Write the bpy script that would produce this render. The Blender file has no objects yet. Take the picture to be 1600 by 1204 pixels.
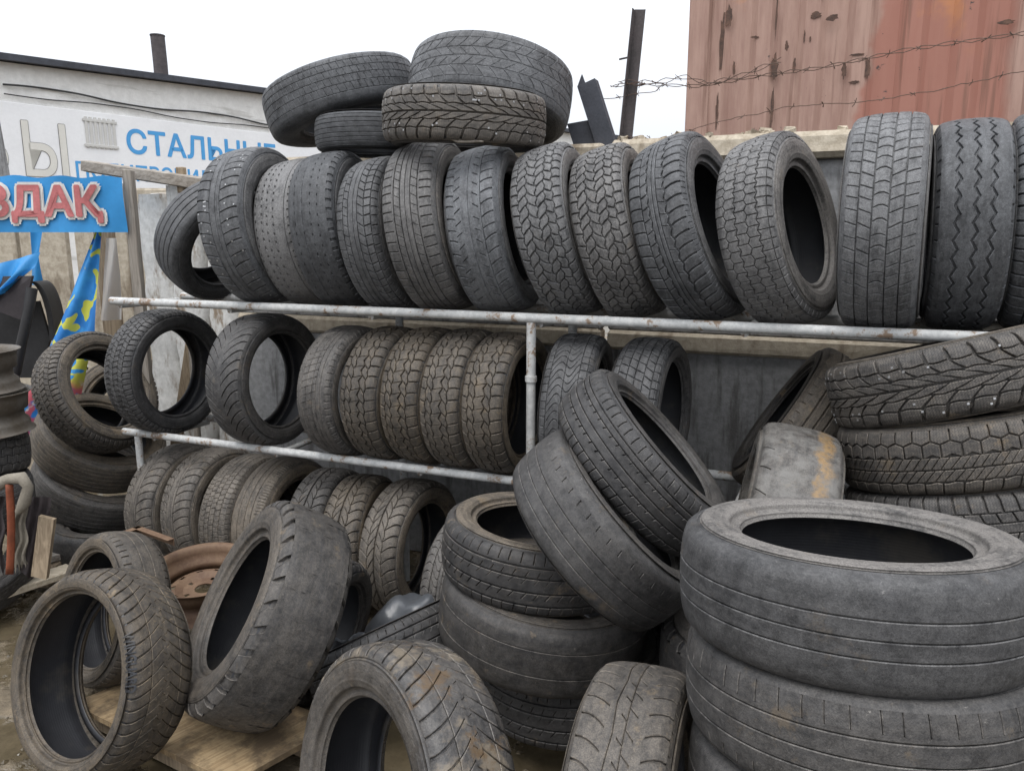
import bpy, math, random
import numpy as np
from mathutils import Vector, Matrix

random.seed(7); rng = np.random.default_rng(7)
S = bpy.context.scene
COL = S.collection
R_ = math.radians
H = 1.56                                   # eye height above the ground

# ------------------------------------------------------------------ camera
cam_d = bpy.data.cameras.new('camera'); cam = bpy.data.objects.new('camera', cam_d); COL.objects.link(cam)
cam.location = (0, 0, H); cam.rotation_euler = (R_(90 - 10.8), 0, 0)
cam_d.sensor_width = 36; cam_d.lens = 27.0; cam_d.clip_start = 0.05; cam_d.clip_end = 2000
S.camera = cam

# ------------------------------------------------------------------ overcast sky
W_ = bpy.data.worlds.new('World'); S.world = W_; W_.use_nodes = True
wn = W_.node_tree.nodes; wl = W_.node_tree.links
bg = wn['Background']
sky = wn.new('ShaderNodeTexSky'); sky.sky_type = 'NISHITA'; sky.sun_disc = False
SUN_EL, SUN_AZ = R_(68), R_(205)
sky.sun_elevation = SUN_EL; sky.sun_rotation = SUN_AZ; sky.dust_density = 6; sky.air_density = 1.0; sky.ozone_density = 1
hs = wn.new('ShaderNodeHueSaturation'); hs.inputs['Saturation'].default_value = 0.25
wl.new(sky.outputs[0], hs.inputs['Color'])
# even cloud layer, brightest overhead as under any overcast sky: L = Lz (1 + 2 sin h) / 3
tcw = wn.new('ShaderNodeTexCoord'); sp = wn.new('ShaderNodeSeparateXYZ'); wl.new(tcw.outputs['Generated'], sp.inputs[0])
mr = wn.new('ShaderNodeMapRange'); mr.inputs['From Min'].default_value = 0; mr.inputs['From Max'].default_value = 1
mr.inputs['To Min'].default_value = 1 / 3; mr.inputs['To Max'].default_value = 1.0; wl.new(sp.outputs['Z'], mr.inputs['Value'])
cl = wn.new('ShaderNodeVectorMath'); cl.operation = 'SCALE'; cl.inputs[0].default_value = (18.2, 19.0, 20.4); wl.new(mr.outputs[0], cl.inputs['Scale'])
mx = wn.new('ShaderNodeMix'); mx.data_type = 'RGBA'; mx.inputs[0].default_value = 0.8
wl.new(hs.outputs[0], mx.inputs[6]); wl.new(cl.outputs[0], mx.inputs[7])
wl.new(mx.outputs[2], bg.inputs['Color']); bg.inputs['Strength'].default_value = 0.12

sun_d = bpy.data.lights.new('sun', 'SUN'); sun = bpy.data.objects.new('sun', sun_d); COL.objects.link(sun)
sun_d.energy = 1.5; sun_d.angle = R_(35); sun_d.color = (1.0, 0.97, 0.93)
dv = Vector((math.sin(SUN_AZ) * math.cos(SUN_EL), math.cos(SUN_AZ) * math.cos(SUN_EL), math.sin(SUN_EL)))
sun.rotation_euler = dv.to_track_quat('Z', 'Y').to_euler()
S.view_settings.view_transform = 'Standard'; S.view_settings.look = 'None'
S.view_settings.exposure = 0.3; S.view_settings.gamma = 1.0; S.view_settings.use_curve_mapping = False
S.render.engine = 'CYCLES'; S.cycles.use_denoising = True
S.cycles.max_bounces = 6; S.cycles.diffuse_bounces = 4; S.cycles.glossy_bounces = 3; S.cycles.transmission_bounces = 4

# ------------------------------------------------------------------ node helpers
class NT:
    def __init__(s, name):
        s.m = bpy.data.materials.new(name); s.m.use_nodes = True
        s.n = s.m.node_tree.nodes; s.l = s.m.node_tree.links
        s.b = s.n['Principled BSDF']
        s.tc = s.n.new('ShaderNodeTexCoord'); s.seedv = None
    def link(s, a, b): s.l.new(a, b)
    def attr(s, name):
        a = s.n.new('ShaderNodeAttribute'); a.attribute_type = 'OBJECT'; a.attribute_name = name; return a.outputs['Fac']
    def coord(s, seed=True, scale=(1, 1, 1), src='Object'):
        v = s.tc.outputs[src]
        if scale != (1, 1, 1):
            mp = s.n.new('ShaderNodeMapping'); mp.inputs['Scale'].default_value = scale; s.link(v, mp.inputs[0]); v = mp.outputs[0]
        if seed:
            if s.seedv is None:
                oi = s.n.new('ShaderNodeObjectInfo'); mu = s.n.new('ShaderNodeMath'); mu.operation = 'MULTIPLY'
                s.link(s.attr('seed'), mu.inputs[0]); mu.inputs[1].default_value = 7.31; s.seedv = mu.outputs[0]
            ad = s.n.new('ShaderNodeVectorMath'); ad.operation = 'ADD'
            s.link(v, ad.inputs[0]); s.link(s.seedv, ad.inputs[1]); v = ad.outputs[0]
        return v
    def noise(s, v, scale, detail=4, rough=.6, dist=0):
        t = s.n.new('ShaderNodeTexNoise'); t.inputs['Scale'].default_value = scale; t.inputs['Detail'].default_value = detail
        t.inputs['Roughness'].default_value = rough; t.inputs['Distortion'].default_value = dist
        s.link(v, t.inputs['Vector']); return t.outputs['Fac']
    def ramp(s, f, lo, hi, smooth=True):
        t = s.n.new('ShaderNodeMapRange'); t.interpolation_type = 'SMOOTHSTEP' if smooth else 'LINEAR'
        t.inputs['From Min'].default_value = lo; t.inputs['From Max'].default_value = hi; s.link(f, t.inputs['Value']); return t.outputs[0]
    def math(s, op, a, b=None, clamp=False):
        t = s.n.new('ShaderNodeMath'); t.operation = op; t.use_clamp = clamp
        for i, x in enumerate((a, b)):
            if x is None: continue
            if isinstance(x, (int, float)): t.inputs[i].default_value = x
            else: s.link(x, t.inputs[i])
        return t.outputs[0]
    def mix(s, f, a, b, blend='MIX'):
        t = s.n.new('ShaderNodeMix'); t.data_type = 'RGBA'; t.blend_type = blend
        for i, x in ((0, f), (6, a), (7, b)):
            if isinstance(x, (int, float)): t.inputs[i].default_value = x
            elif isinstance(x, tuple): t.inputs[i].default_value = (*x, 1)
            else: s.link(x, t.inputs[i])
        return t.outputs[2]
    def sep(s, v):
        t = s.n.new('ShaderNodeSeparateXYZ'); s.link(v, t.inputs[0]); return t.outputs
    def bump(s, h, strength=.3, dist=.002):
        t = s.n.new('ShaderNodeBump'); t.inputs['Strength'].default_value = strength; t.inputs['Distance'].default_value = dist
        s.link(h, t.inputs['Height']); s.link(t.outputs[0], s.b.inputs['Normal'])
    def out(s, col=None, rough=None, spec=None, metal=None):
        for k, x in (('Base Color', col), ('Roughness', rough), ('Specular IOR Level', spec), ('Metallic', metal)):
            if x is None: continue
            if isinstance(x, (int, float)): s.b.inputs[k].default_value = x
            elif isinstance(x, tuple): s.b.inputs[k].default_value = (*x, 1)
            else: s.link(x, s.b.inputs[k])
        return s.m

def simple(name, col, rough=.7, var=.25, scale=8, bump=.15, spec=.4, metal=0, dark=None, stretch=(1, 1, 1)):
    t = NT(name); v = t.coord(False, stretch)
    n1 = t.noise(v, scale, 6); n2 = t.noise(v, scale * 9, 4)
    f = t.ramp(t.math('ADD', t.math('MULTIPLY', n1, .65), t.math('MULTIPLY', n2, .35)), .3, .7)
    d = dark or tuple(c * (1 - var * 1.6) for c in col)
    t.bump(n2, bump, .004)
    return t.out(t.mix(f, d, col), rough, spec, metal)

# ------------------------------------------------------------------ materials
def rubber(name, extra=None):
    t = NT(name); v = t.coord(True)
    dust, brown = t.attr('dust'), t.attr('brown')
    def geo(nm):
        ew = t.n.new('ShaderNodeAttribute'); ew.attribute_name = nm; return ew.outputs['Fac']
    edge, fr = geo('wear'), geo('fr')
    n1 = t.noise(v, 5, 6, .68, .4); n2 = t.noise(v, 30, 6, .70, .3); n3 = t.noise(v, 330, 3, .7); n4 = t.noise(v, 120, 5, .75)
    xy = t.sep(t.tc.outputs['Object']); ang = t.math('ARCTAN2', xy[1], xy[0]); rad = t.math('SQRT', t.math('ADD', t.math('MULTIPLY', xy[0], xy[0]), t.math('MULTIPLY', xy[1], xy[1])))
    cs = t.n.new('ShaderNodeCombineXYZ'); t.link(t.math('ADD', rad, t.seedv), cs.inputs[0]); t.link(xy[2], cs.inputs[1]); t.link(t.math('MULTIPLY', ang, .05), cs.inputs[2])
    ns = t.noise(cs.outputs[0], 60, 6, .7, .2)          # wear runs round the tyre
    base = t.mix(t.ramp(n2, .3, .72), (.012, .0123, .0135), (.036, .0365, .039))
    dcol = t.mix(brown, (.190, .197, .208), (.215, .166, .108))
    dcol = t.mix(t.ramp(n3, .35, .75), dcol, t.mix(brown, (.075, .077, .081), (.078, .058, .038)))
    s = t.math('ADD', t.math('ADD', t.math('MULTIPLY', n1, .26), t.math('MULTIPLY', n2, .16)), t.math('ADD', t.math('MULTIPLY', n4, .28), t.math('MULTIPLY', ns, .30)))
    f = t.math('MULTIPLY', t.ramp(s, .38, .62), .80)
    f = t.math('ADD', t.math('MULTIPLY', f, dust), t.math('MULTIPLY', dust, .16))
    f = t.math('ADD', f, t.math('MULTIPLY', t.math('MULTIPLY', edge, t.ramp(n2, .35, .65)), .5), True)
    col = t.mix(f, base, dcol)
    # dried scuffs, pale specks, dark bruises, patches of earth
    sc = t.math('MULTIPLY', t.ramp(t.noise(v, 70, 6, .8), .62, .70), t.ramp(n1, .40, .58))
    col = t.mix(t.math('MULTIPLY', sc, .7), col, t.mix(brown, (.29, .29, .29), (.29, .24, .175)))
    col = t.mix(t.math('MULTIPLY', t.ramp(t.noise(v, 14, 6, .75), .58, .72), .4), col, (.014, .014, .0155))
    col = t.mix(t.math('MULTIPLY', t.math('MULTIPLY', t.ramp(t.noise(v, 9, 7, .75), .58, .68), brown), .75), col, (.20, .150, .095))
    # fine sipes cut across the blocks of winter treads
    sp_ = t.ramp(t.math('SINE', t.math('ADD', t.math('MULTIPLY', geo('sb'), 2 * math.pi / .0075), t.math('MULTIPLY', t.math('SINE', t.math('MULTIPLY', t.sep(t.tc.outputs['Object'])[2], 900.0)), 1.2))), .55, .9)
    sp_ = t.math('MULTIPLY', sp_, t.attr('sipe'))
    col = t.mix(t.math('MULTIPLY', sp_, .75), col, (.010, .010, .011))
    if extra: col = extra(t, v, col)
    # moulded relief on the sidewall: concentric ribs and a worn band of embossing
    cv = t.n.new('ShaderNodeCombineXYZ'); t.link(t.math('MULTIPLY', ang, 7.0), cv.inputs[0]); t.link(t.math('MULTIPLY', fr, 9.0), cv.inputs[1]); t.link(t.seedv, cv.inputs[2])
    em = t.math('MULTIPLY', t.ramp(t.noise(cv.outputs[0], 2.6, 2, .4), .53, .56), t.math('MULTIPLY', t.ramp(fr, .46, .48), t.math('SUBTRACT', 1, t.ramp(fr, .63, .65))))
    rings = t.math('MULTIPLY', t.math('SINE', t.math('MULTIPLY', fr, 190.0)), t.math('MULTIPLY', t.ramp(fr, .70, .72), t.math('SUBTRACT', 1, t.ramp(fr, .82, .84))))
    hgt = t.math('ADD', t.math('MULTIPLY', n4, .9), t.math('MULTIPLY', n3, .45))
    hgt = t.math('ADD', hgt, t.math('ADD', t.math('MULTIPLY', em, 1.1), t.math('MULTIPLY', rings, .35)))
    t.bump(hgt, .55, .0028)
    return t.out(col, t.ramp(n1, .2, .9), .38), t
M = {}
m, t = rubber('rubber')
rr = t.n.new('ShaderNodeMapRange'); rr.inputs['To Min'].default_value = .42; rr.inputs['To Max'].default_value = .78
t.link(t.noise(t.coord(True), 9, 3), rr.inputs['Value']); t.link(rr.outputs[0], t.b.inputs['Roughness'])
M['rubber'] = m
def orange(t, v, col):
    xyz = t.sep(t.tc.outputs['Object'])
    n = t.noise(v, 16, 4)
    c = t.math('ADD', xyz[2], t.math('MULTIPLY', t.math('SUBTRACT', n, .5), .07))
    band = t.math('MULTIPLY', t.ramp(c, .032, .048), t.math('SUBTRACT', 1, t.ramp(c, .066, .088)))
    col = t.mix(t.math('MULTIPLY', t.ramp(t.noise(v, 22, 6, .7), .36, .64), .6), col, (.18, .174, .162))
    return t.mix(t.math('MULTIPLY', band, t.ramp(t.noise(v, 45, 6, .75), .30, .62)), col, t.mix(t.noise(v, 60, 3), (.17, .115, .06), (.29, .185, .085)))
M['rubber_orange'], t = rubber('rubber_orange', orange); t.b.inputs['Roughness'].default_value = .9
def mud(t, v, col):
    fa = t.n.new('ShaderNodeAttribute'); fa.attribute_name = 'fr'; tread = t.math('SUBTRACT', 1, t.math('MULTIPLY', t.math('GREATER_THAN', fa.outputs['Fac'], .001), .85)); n = t.noise(v, 7, 7, .7)
    col = t.mix(t.math('MULTIPLY', t.math('MULTIPLY', t.ramp(n, .50, .60), .8), tread), col, (.175, .145, .108))
    return t.mix(t.math('MULTIPLY', t.math('MULTIPLY', t.ramp(t.noise(v, 13, 7, .7), .56, .66), .8), tread), col, (.105, .068, .036))
M['rubber_mud'], t = rubber('rubber_mud', mud); t.b.inputs['Roughness'].default_value = .9
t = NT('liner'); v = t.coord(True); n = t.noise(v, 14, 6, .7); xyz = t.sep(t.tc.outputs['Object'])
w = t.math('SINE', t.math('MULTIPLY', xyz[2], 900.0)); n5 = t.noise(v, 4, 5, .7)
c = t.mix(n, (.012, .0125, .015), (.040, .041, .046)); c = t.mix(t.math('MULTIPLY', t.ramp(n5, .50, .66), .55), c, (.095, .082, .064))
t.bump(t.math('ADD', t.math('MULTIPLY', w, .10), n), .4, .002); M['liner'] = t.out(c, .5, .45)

def painted_pipe():
    t = NT('painted_pipe'); v = t.tc.outputs['Object']
    n1 = t.noise(v, 7, 6, .65); n2 = t.noise(v, 45, 5, .7)
    c = t.mix(t.ramp(n2, .3, .7), (.37, .375, .37), (.56, .56, .545))
    r = t.ramp(t.math('ADD', t.math('MULTIPLY', n1, .6), t.math('MULTIPLY', n2, .4)), .525, .585)
    c = t.mix(t.math('MULTIPLY', r, .9), c, t.mix(n2, (.10, .055, .03), (.26, .17, .10)))
    t.bump(n2, .25, .002)
    return t.out(c, .6, .35)
M['pipe'] = painted_pipe()
M['rust'] = simple('rust', (.175, .112, .068), .7, .3, 9, .3, dark=(.10, .055, .035))
M['rust_dark'] = simple('rust_dark', (.10, .085, .085), .8, .3, 14, .3, dark=(.05, .045, .045))
M['steel_dark'] = simple('steel_dark', (.06, .064, .078), .65, .3, 10, .15)
M['rust_mark'] = simple('rust_mark', (.15, .085, .06), .9, .3, 25, .3, dark=(.05, .035, .03))
M['wire'] = simple('wire', (.13, .085, .065), .8, .3, 60, .1)
M['stud'] = simple('stud', (.5, .5, .5), .4, .2, 80, .1, metal=.7)
M['plywood'] = None
t = NT('plywood'); v = t.tc.outputs['Object']
g = t.noise(t.coord(False, (3, 40, 3)), 2.5, 6, .6, .6); b = t.noise(v, 5, 6, .7)
c = t.mix(t.ramp(g, .3, .7), (.24, .165, .09), (.37, .275, .16))
c = t.mix(t.math('MULTIPLY', t.ramp(b, .42, .60), .85), c, (.08, .058, .038))
t.bump(g, .2, .002); M['plywood'] = t.out(c, .75, .3)
def timber(name, a, b_, sc=(40, 40, 2.5)):
    t = NT(name); g = t.noise(t.coord(False, sc), 1.6, 6, .65, .8); n = t.noise(t.tc.outputs['Object'], 6, 5)
    c = t.mix(t.ramp(g, .28, .72), a, b_); c = t.mix(t.math('MULTIPLY', t.ramp(n, .55, .75), .5), c, tuple(x * .4 for x in a))
    t.bump(g, .35, .003); return t.out(c, .85, .25)
M['timber'] = timber('timber', (.17, .145, .12), (.34, .31, .27))
M['timber_x'] = timber('timber_x', (.17, .145, .12), (.34, .31, .27), (2.5, 40, 40))
M['timber_pale'] = timber('timber_pale', (.36, .30, .22), (.52, .46, .36), (2.5, 40, 40))
M['timber_brown'] = timber('timber_brown', (.16, .12, .08), (.33, .26, .18))
def concrete(name, a, b_, stain=(.16, .13, .10), amt=.7, lo=.52, st=(2, 2, .7)):
    t = NT(name); v = t.tc.outputs['Object']
    n1 = t.noise(t.coord(False, st), 3, 7, .68); n2 = t.noise(v, 28, 6, .7); n3 = t.noise(v, 140, 3)
    c = t.mix(t.ramp(n2, .3, .7), a, b_); c = t.mix(t.math('MULTIPLY', t.ramp(n1, lo, lo + .16), amt), c, stain)
    c = t.mix(t.math('MULTIPLY', t.ramp(n3, .62, .75), .35), c, tuple(x * .4 for x in a))
    t.bump(t.math('ADD', n2, t.math('MULTIPLY', n3, .5)), .45, .006); return t.out(c, .9, .25)
M['concrete'] = concrete('concrete', (.20, .20, .20), (.31, .31, .31), (.10, .095, .09), .8, .48, (5, 5, .7))
M['concrete_pale'] = concrete('concrete_pale', (.56, .55, .52), (.74, .73, .70), (.22, .155, .095), .9, .50, (5, 5, 1.6))
M['concrete_warm'] = concrete('concrete_warm', (.34, .29, .22), (.50, .44, .35), (.17, .13, .09), .75, .5)
t = NT('container_paint'); v = t.tc.outputs['Object']
xyz = t.sep(v)
n1 = t.noise(v, 1.6, 5, .6); n2 = t.noise(t.coord(False, (7, 7, .8)), 3, 6, .7); n3 = t.noise(v, 22, 6, .7); ns = t.noise(t.coord(False, (9, 9, .35)), 2.2, 5, .65)
c = t.mix(t.ramp(n2, .3, .7), (.30, .182, .145), (.40, .262, .21))
patch = t.math('MULTIPLY', t.ramp(t.math('ADD', xyz[0], t.math('MULTIPLY', t.math('SUBTRACT', n1, .5), .5)), 0.87, 0.93), t.math('SUBTRACT', 1, t.ramp(t.math('ADD', xyz[0], t.math('MULTIPLY', t.math('SUBTRACT', n1, .5), .15)), 1.50, 1.56)))
c = t.mix(t.math('MULTIPLY', patch, .8), c, (.33, .138, .10))
og = t.math('MULTIPLY', t.ramp(t.noise(v, 2.6, 5, .6), .56, .70), t.ramp(xyz[2], .35, .85))
c = t.mix(t.math('MULTIPLY', og, .7), c, (.56, .24, .08))
c = t.mix(t.math('MULTIPLY', t.ramp(ns, .55, .68), .6), c, (.16, .085, .06))
c = t.mix(t.ramp(t.math('ADD', t.math('MULTIPLY', n3, .4), t.math('MULTIPLY', t.noise(v, 5, 5, .6), .6)), .625, .65), c, (.075, .055, .05))
t.bump(n3, .2, .004); M['container'] = t.out(c, .7, .35)
t = NT('whitewash'); v = t.tc.outputs['Object']
n1 = t.noise(t.coord(False, (.4, .4, 3)), 2.2, 6, .65, .4); n2 = t.noise(v, 9, 6, .7)
c = t.mix(t.ramp(n2, .3, .75), (.70, .69, .66), (.84, .83, .80)); c = t.mix(t.math('MULTIPLY', t.ramp(n1, .58, .68), .5), c, (.42, .40, .36))
t.bump(n2, .5, .02); M['whitewash'] = t.out(c, .9, .2)
M['sign_white'] = simple('sign_white', (.84, .84, .84), .6, .06, 3, .05)
M['sign_blue'] = simple('sign_blue', (.08, .35, .70), .6, .08, 6, .02)
M['sign_beige'] = simple('sign_beige', (.70, .68, .62), .6, .06, 6, .02)
M['sign_grey'] = simple('sign_grey', (.58, .57, .54), .6, .08, 6, .02)
M['outline'] = simple('outline', (.16, .15, .14), .6, .08, 6, .02)
M['banner'] = simple('banner_blue', (.035, .27, .60), .5, .12, 4, .05, .4)
M['banner_red'] = simple('banner_red', (.54, .17, .17), .55, .25, 9, .02)
M['banner_white'] = simple('banner_white', (.68, .67, .64), .55, .12, 9, .02)
t = NT('torn_cloth'); v = t.tc.outputs['Object']; xyz = t.sep(v)
c = t.mix(t.ramp(t.noise(v, 7, 3), .35, .65), (.02, .15, .42), (.04, .26, .58))
c = t.mix(t.ramp(t.noise(v, 11, 1, .4, .6), .585, .60), c, (.46, .47, .07))
low = t.math('SUBTRACT', 1, t.ramp(t.math('ADD', xyz[2], t.math('MULTIPLY', t.noise(v, 6, 3), .2)), .34, .42))
c = t.mix(t.math('MULTIPLY', low, t.ramp(t.noise(v, 9, 2), .42, .48)), c, (.55, .12, .15))
c = t.mix(t.math('MULTIPLY', low, t.ramp(t.noise(v, 15, 2), .58, .64)), c, (.6, .58, .56))
M['torn'] = t.out(c, .55, .35)
M['plastic_black'] = simple('plastic_black', (.028, .027, .028), .55, .4, 6, .05)
M['plastic_brown'] = simple('plastic_brown', (.05, .04, .042), .6, .3, 6, .05)
M['rim_metal'] = simple('rim_metal', (.15, .138, .12), .5, .45, 9, .2, metal=.3, dark=(.09, .07, .05))
M['cable'] = simple('cable', (.04, .04, .04), .7)
M['foam'] = simple('foam', (.24, .215, .175), .95, .4, 14, .5, dark=(.16, .14, .11))
M['red_board'] = simple('red_board', (.27, .075, .035), .7, .3, 10, .1)
t = NT('film'); t.b.inputs['Transmission Weight'].default_value = .75; M['film'] = t.out((.75, .76, .78), .35, .4)
t = NT('cloudy_plastic'); n = t.noise(t.tc.outputs['Object'], 9, 4); t.b.inputs['Transmission Weight'].default_value = .35
M['cloudy'] = t.out(t.mix(n, (.05, .055, .063), (.17, .18, .195)), .3, .5)
# wet ground
t = NT('wet_ground'); v = t.tc.outputs['Object']
n1 = t.noise(v, 2.3, 7, .6); n2 = t.noise(v, 14, 6, .7); n3 = t.noise(v, 90, 4, .7)
c = t.mix(t.ramp(n2, .3, .7), (.085, .066, .042), (.185, .145, .095)); c = t.mix(t.math('MULTIPLY', t.ramp(n3, .55, .7), .5), c, (.05, .043, .033))
wet = t.ramp(n1, .42, .50); c = t.mix(t.math('MULTIPLY', wet, .6), c, (.058, .047, .027))
t.bump(t.math('MULTIPLY', t.math('ADD', n2, t.math('MULTIPLY', n3, .5)), t.math('SUBTRACT', 1.05, wet)), .6, .02)
rr = t.n.new('ShaderNodeMapRange'); rr.inputs['To Min'].default_value = .75; rr.inputs['To Max'].default_value = .12; t.link(wet, rr.inputs['Value'])
M['ground'] = t.out(c, rr.outputs[0], .5)

# ------------------------------------------------------------------ object helpers
def tag(o, label=None, cat=None, group=None, kind=None):
    if label: o['label'] = label
    if cat: o['category'] = cat
    if group: o['group'] = group
    if kind: o['kind'] = kind
    return o
def link(name, me, parent=None, mat=None):
    o = bpy.data.objects.new(name, me); COL.objects.link(o)
    if mat is not None and me is not None: me.materials.append(M[mat] if isinstance(mat, str) else mat)
    if parent is not None: o.parent = parent
    return o
def empty(name, loc=(0, 0, 0), rz=0):
    o = bpy.data.objects.new(name, None); COL.objects.link(o); o.location = loc; o.rotation_euler = (0, 0, rz); o.empty_display_size = .1
    return o
def mesh(name, V, F, smooth=False):
    me = bpy.data.meshes.new(name); me.from_pydata([tuple(map(float, p)) for p in V], [], [tuple(map(int, f)) for f in F])
    if smooth: me.polygons.foreach_set('use_smooth', [True] * len(me.polygons))
    me.update(); return me
class MB:
    """collects boxes, tubes and lathes; build() links them as one mesh"""
    def __init__(s): s.V = []; s.F = []; s.S = []
    def add(s, V, F, smooth=False):
        o = len(s.V); s.V += [tuple(map(float, p)) for p in V]; s.F += [tuple(i + o for i in f) for f in F]; s.S += [smooth] * len(F)
    def box(s, c, size, ax=None, bev=0.0, jit=0.0):
        ax = ax or ((1, 0, 0), (0, 1, 0), (0, 0, 1)); A = [Vector(a) for a in ax]; c = Vector(c); h = [x / 2 for x in size]
        b = min(bev, min(h) * .9)
        if b <= 0:
            P = [c + A[0] * h[0] * i + A[1] * h[1] * j + A[2] * h[2] * k for i in (-1, 1) for j in (-1, 1) for k in (-1, 1)]
            if jit: P = [p + Vector([random.uniform(-jit, jit) for _ in 'xyz']) for p in P]
            s.add(P, [(0, 1, 3, 2), (4, 6, 7, 5), (0, 4, 5, 1), (2, 3, 7, 6), (0, 2, 6, 4), (1, 5, 7, 3)]); return
        V = []; idx = {}
        for i in (-1, 1):
            for j in (-1, 1):
                for k in (-1, 1):
                    for d in range(3):
                        q = [h[0], h[1], h[2]]
                        for e in range(3):
                            if e != d: q[e] -= b
                        off = Vector([random.uniform(-jit, jit) for _ in 'xyz']) if jit else Vector()
                        idx[(i, j, k, d)] = len(V); V.append(c + A[0] * q[0] * i + A[1] * q[1] * j + A[2] * q[2] * k + off)
        F = []
        for sg in (-1, 1):
            F.append([idx[(sg, j, k, 0)] for j, k in ((-1, -1), (1, -1), (1, 1), (-1, 1))][::sg])
            F.append([idx[(j, sg, k, 1)] for j, k in ((-1, -1), (1, -1), (1, 1), (-1, 1))][::-sg])
            F.append([idx[(j, k, sg, 2)] for j, k in ((-1, -1), (1, -1), (1, 1), (-1, 1))][::sg])
        for a in (-1, 1):
            for b2 in (-1, 1):
                F.append([idx[(a, b2, -1, 0)], idx[(a, b2, -1, 1)], idx[(a, b2, 1, 1)], idx[(a, b2, 1, 0)]])
                F.append([idx[(a, -1, b2, 0)], idx[(a, -1, b2, 2)], idx[(a, 1, b2, 2)], idx[(a, 1, b2, 0)]])
                F.append([idx[(-1, a, b2, 1)], idx[(-1, a, b2, 2)], idx[(1, a, b2, 2)], idx[(1, a, b2, 1)]])
                for k in (-1, 1): F.append([idx[(a, b2, k, 0)], idx[(a, b2, k, 1)], idx[(a, b2, k, 2)]])
        s.add(V, F)
    def tube(s, pts, r, n=10, cap=True):
        P = [Vector(p) for p in pts]; rs = r if isinstance(r, (list, tuple)) else [r] * len(P); V = []; F = []
        for i, p in enumerate(P):
            d = (P[min(i + 1, len(P) - 1)] - P[max(i - 1, 0)]).normalized()
            a = d.orthogonal().normalized() if i == 0 else (a - d * a.dot(d)).normalized()
            b = d.cross(a)
            V += [p + (a * math.cos(2 * math.pi * k / n) + b * math.sin(2 * math.pi * k / n)) * rs[i] for k in range(n)]
        for i in range(len(P) - 1):
            for k in range(n): F.append((i * n + k, i * n + (k + 1) % n, (i + 1) * n + (k + 1) % n, (i + 1) * n + k))
        s.add(V, F, True)
        if cap: s.add(V[:n], [tuple(range(n))[::-1]]); s.add(V[-n:], [tuple(range(n))])
    def lathe(s, prof, n=48, mat=None, closed=False):
        V = [((r * math.cos(2 * math.pi * k / n)), (r * math.sin(2 * math.pi * k / n)), z) for z, r in prof for k in range(n)]; F = []; L = len(prof)
        for i in range(L if closed else L - 1):
            j = (i + 1) % L
            for k in range(n): F.append((i * n + k, j * n + k, j * n + (k + 1) % n, i * n + (k + 1) % n))
        s.add(V, F, True)
    def grid(s, P):
        a = len(P); b = len(P[0]); s.add([q for r in P for q in r], [(i * b + j, i * b + j + 1, (i + 1) * b + j + 1, (i + 1) * b + j) for i in range(a - 1) for j in range(b - 1)], True)
    def build(s, name, mat, parent=None, loc=None):
        me = bpy.data.meshes.new(name); V = s.V
        mw = Matrix.Identity(4); p = parent
        while p is not None: mw = p.matrix_basis @ mw; p = p.parent
        if loc is not None: mw = mw @ Matrix.Translation(mw.inverted() @ Vector(loc))
        mi = mw.inverted()
        V = [tuple(mi @ Vector(q)) for q in V]
        me.from_pydata(V, [], s.F); me.polygons.foreach_set('use_smooth', s.S); me.update()
        o = link(name, me, parent, mat)
        if loc is not None:
            pm = Matrix.Identity(4); p = parent
            while p is not None: pm = p.matrix_basis @ pm; p = p.parent
            o.location = pm.inverted() @ Vector(loc)
        return o
def axes(az):
    c, s = math.cos(az), math.sin(az); return ((c, s, 0), (-s, c, 0), (0, 0, 1))
# ------------------------------------------------------------------ the yard frame: u runs along the rack, v goes back from its front rail
RA = Vector((.83, 2.3908, 0)); U = Vector((.924, -.3825, 0)).normalized(); N = Vector((.3825, .924, 0)).normalized(); Z = Vector((0, 0, 1))
AX = (tuple(U), tuple(N), (0, 0, 1)); AZ = math.atan2(U.y, U.x)
def P(u, v, z): return RA + U * u + N * v + Z * z

# ground: one sheet to the horizon, finely uneven near the rack
gx = np.r_[-400, -120, -40, -15, -8, np.linspace(-5, 4, 60), 8, 15, 40, 120, 400]; gy = np.r_[-300, -60, -10, -2, np.linspace(0, 6, 46), 9, 15, 30, 80, 400]
gz = lambda x, y: (.012 * math.sin(3.1 * x + 1) * math.cos(2.7 * y) + .008 * math.sin(9 * x + 4 * y) - .018) if -5 < x < 4 and 0 < y < 6 else -.018
b = MB(); b.grid([[(x, y, gz(x, y)) for x in gx] for y in gy][::-1]); tag(b.build('ground', 'ground'), 'brown wet trampled ground under the tyres', None, None, 'structure')

# loose stones and grit trodden into the mud
b = MB(); rn = random.Random(21)
for i in range(900):
    x, y = rn.uniform(-2.8, .9), rn.uniform(1.5, 3.6); s_ = rn.uniform(.003, .014) * (2 if i % 37 == 0 else 1); z = gz(x, y); n = 5
    top = Vector((x, y, z + s_ * .7)); ring = [Vector((x + s_ * rn.uniform(.6, 1.2) * math.cos(k * 2 * math.pi / n), y + s_ * rn.uniform(.6, 1.2) * math.sin(k * 2 * math.pi / n), z + s_ * rn.uniform(-.2, .25))) for k in range(n)]
    b.add(ring + [top], [(k, (k + 1) % n, n) for k in range(n)])
tag(b.build('grit', 'ground', None, (-1, 2, 0)), 'small stones and grit trodden into the wet ground', 'grit', None, 'stuff')

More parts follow.
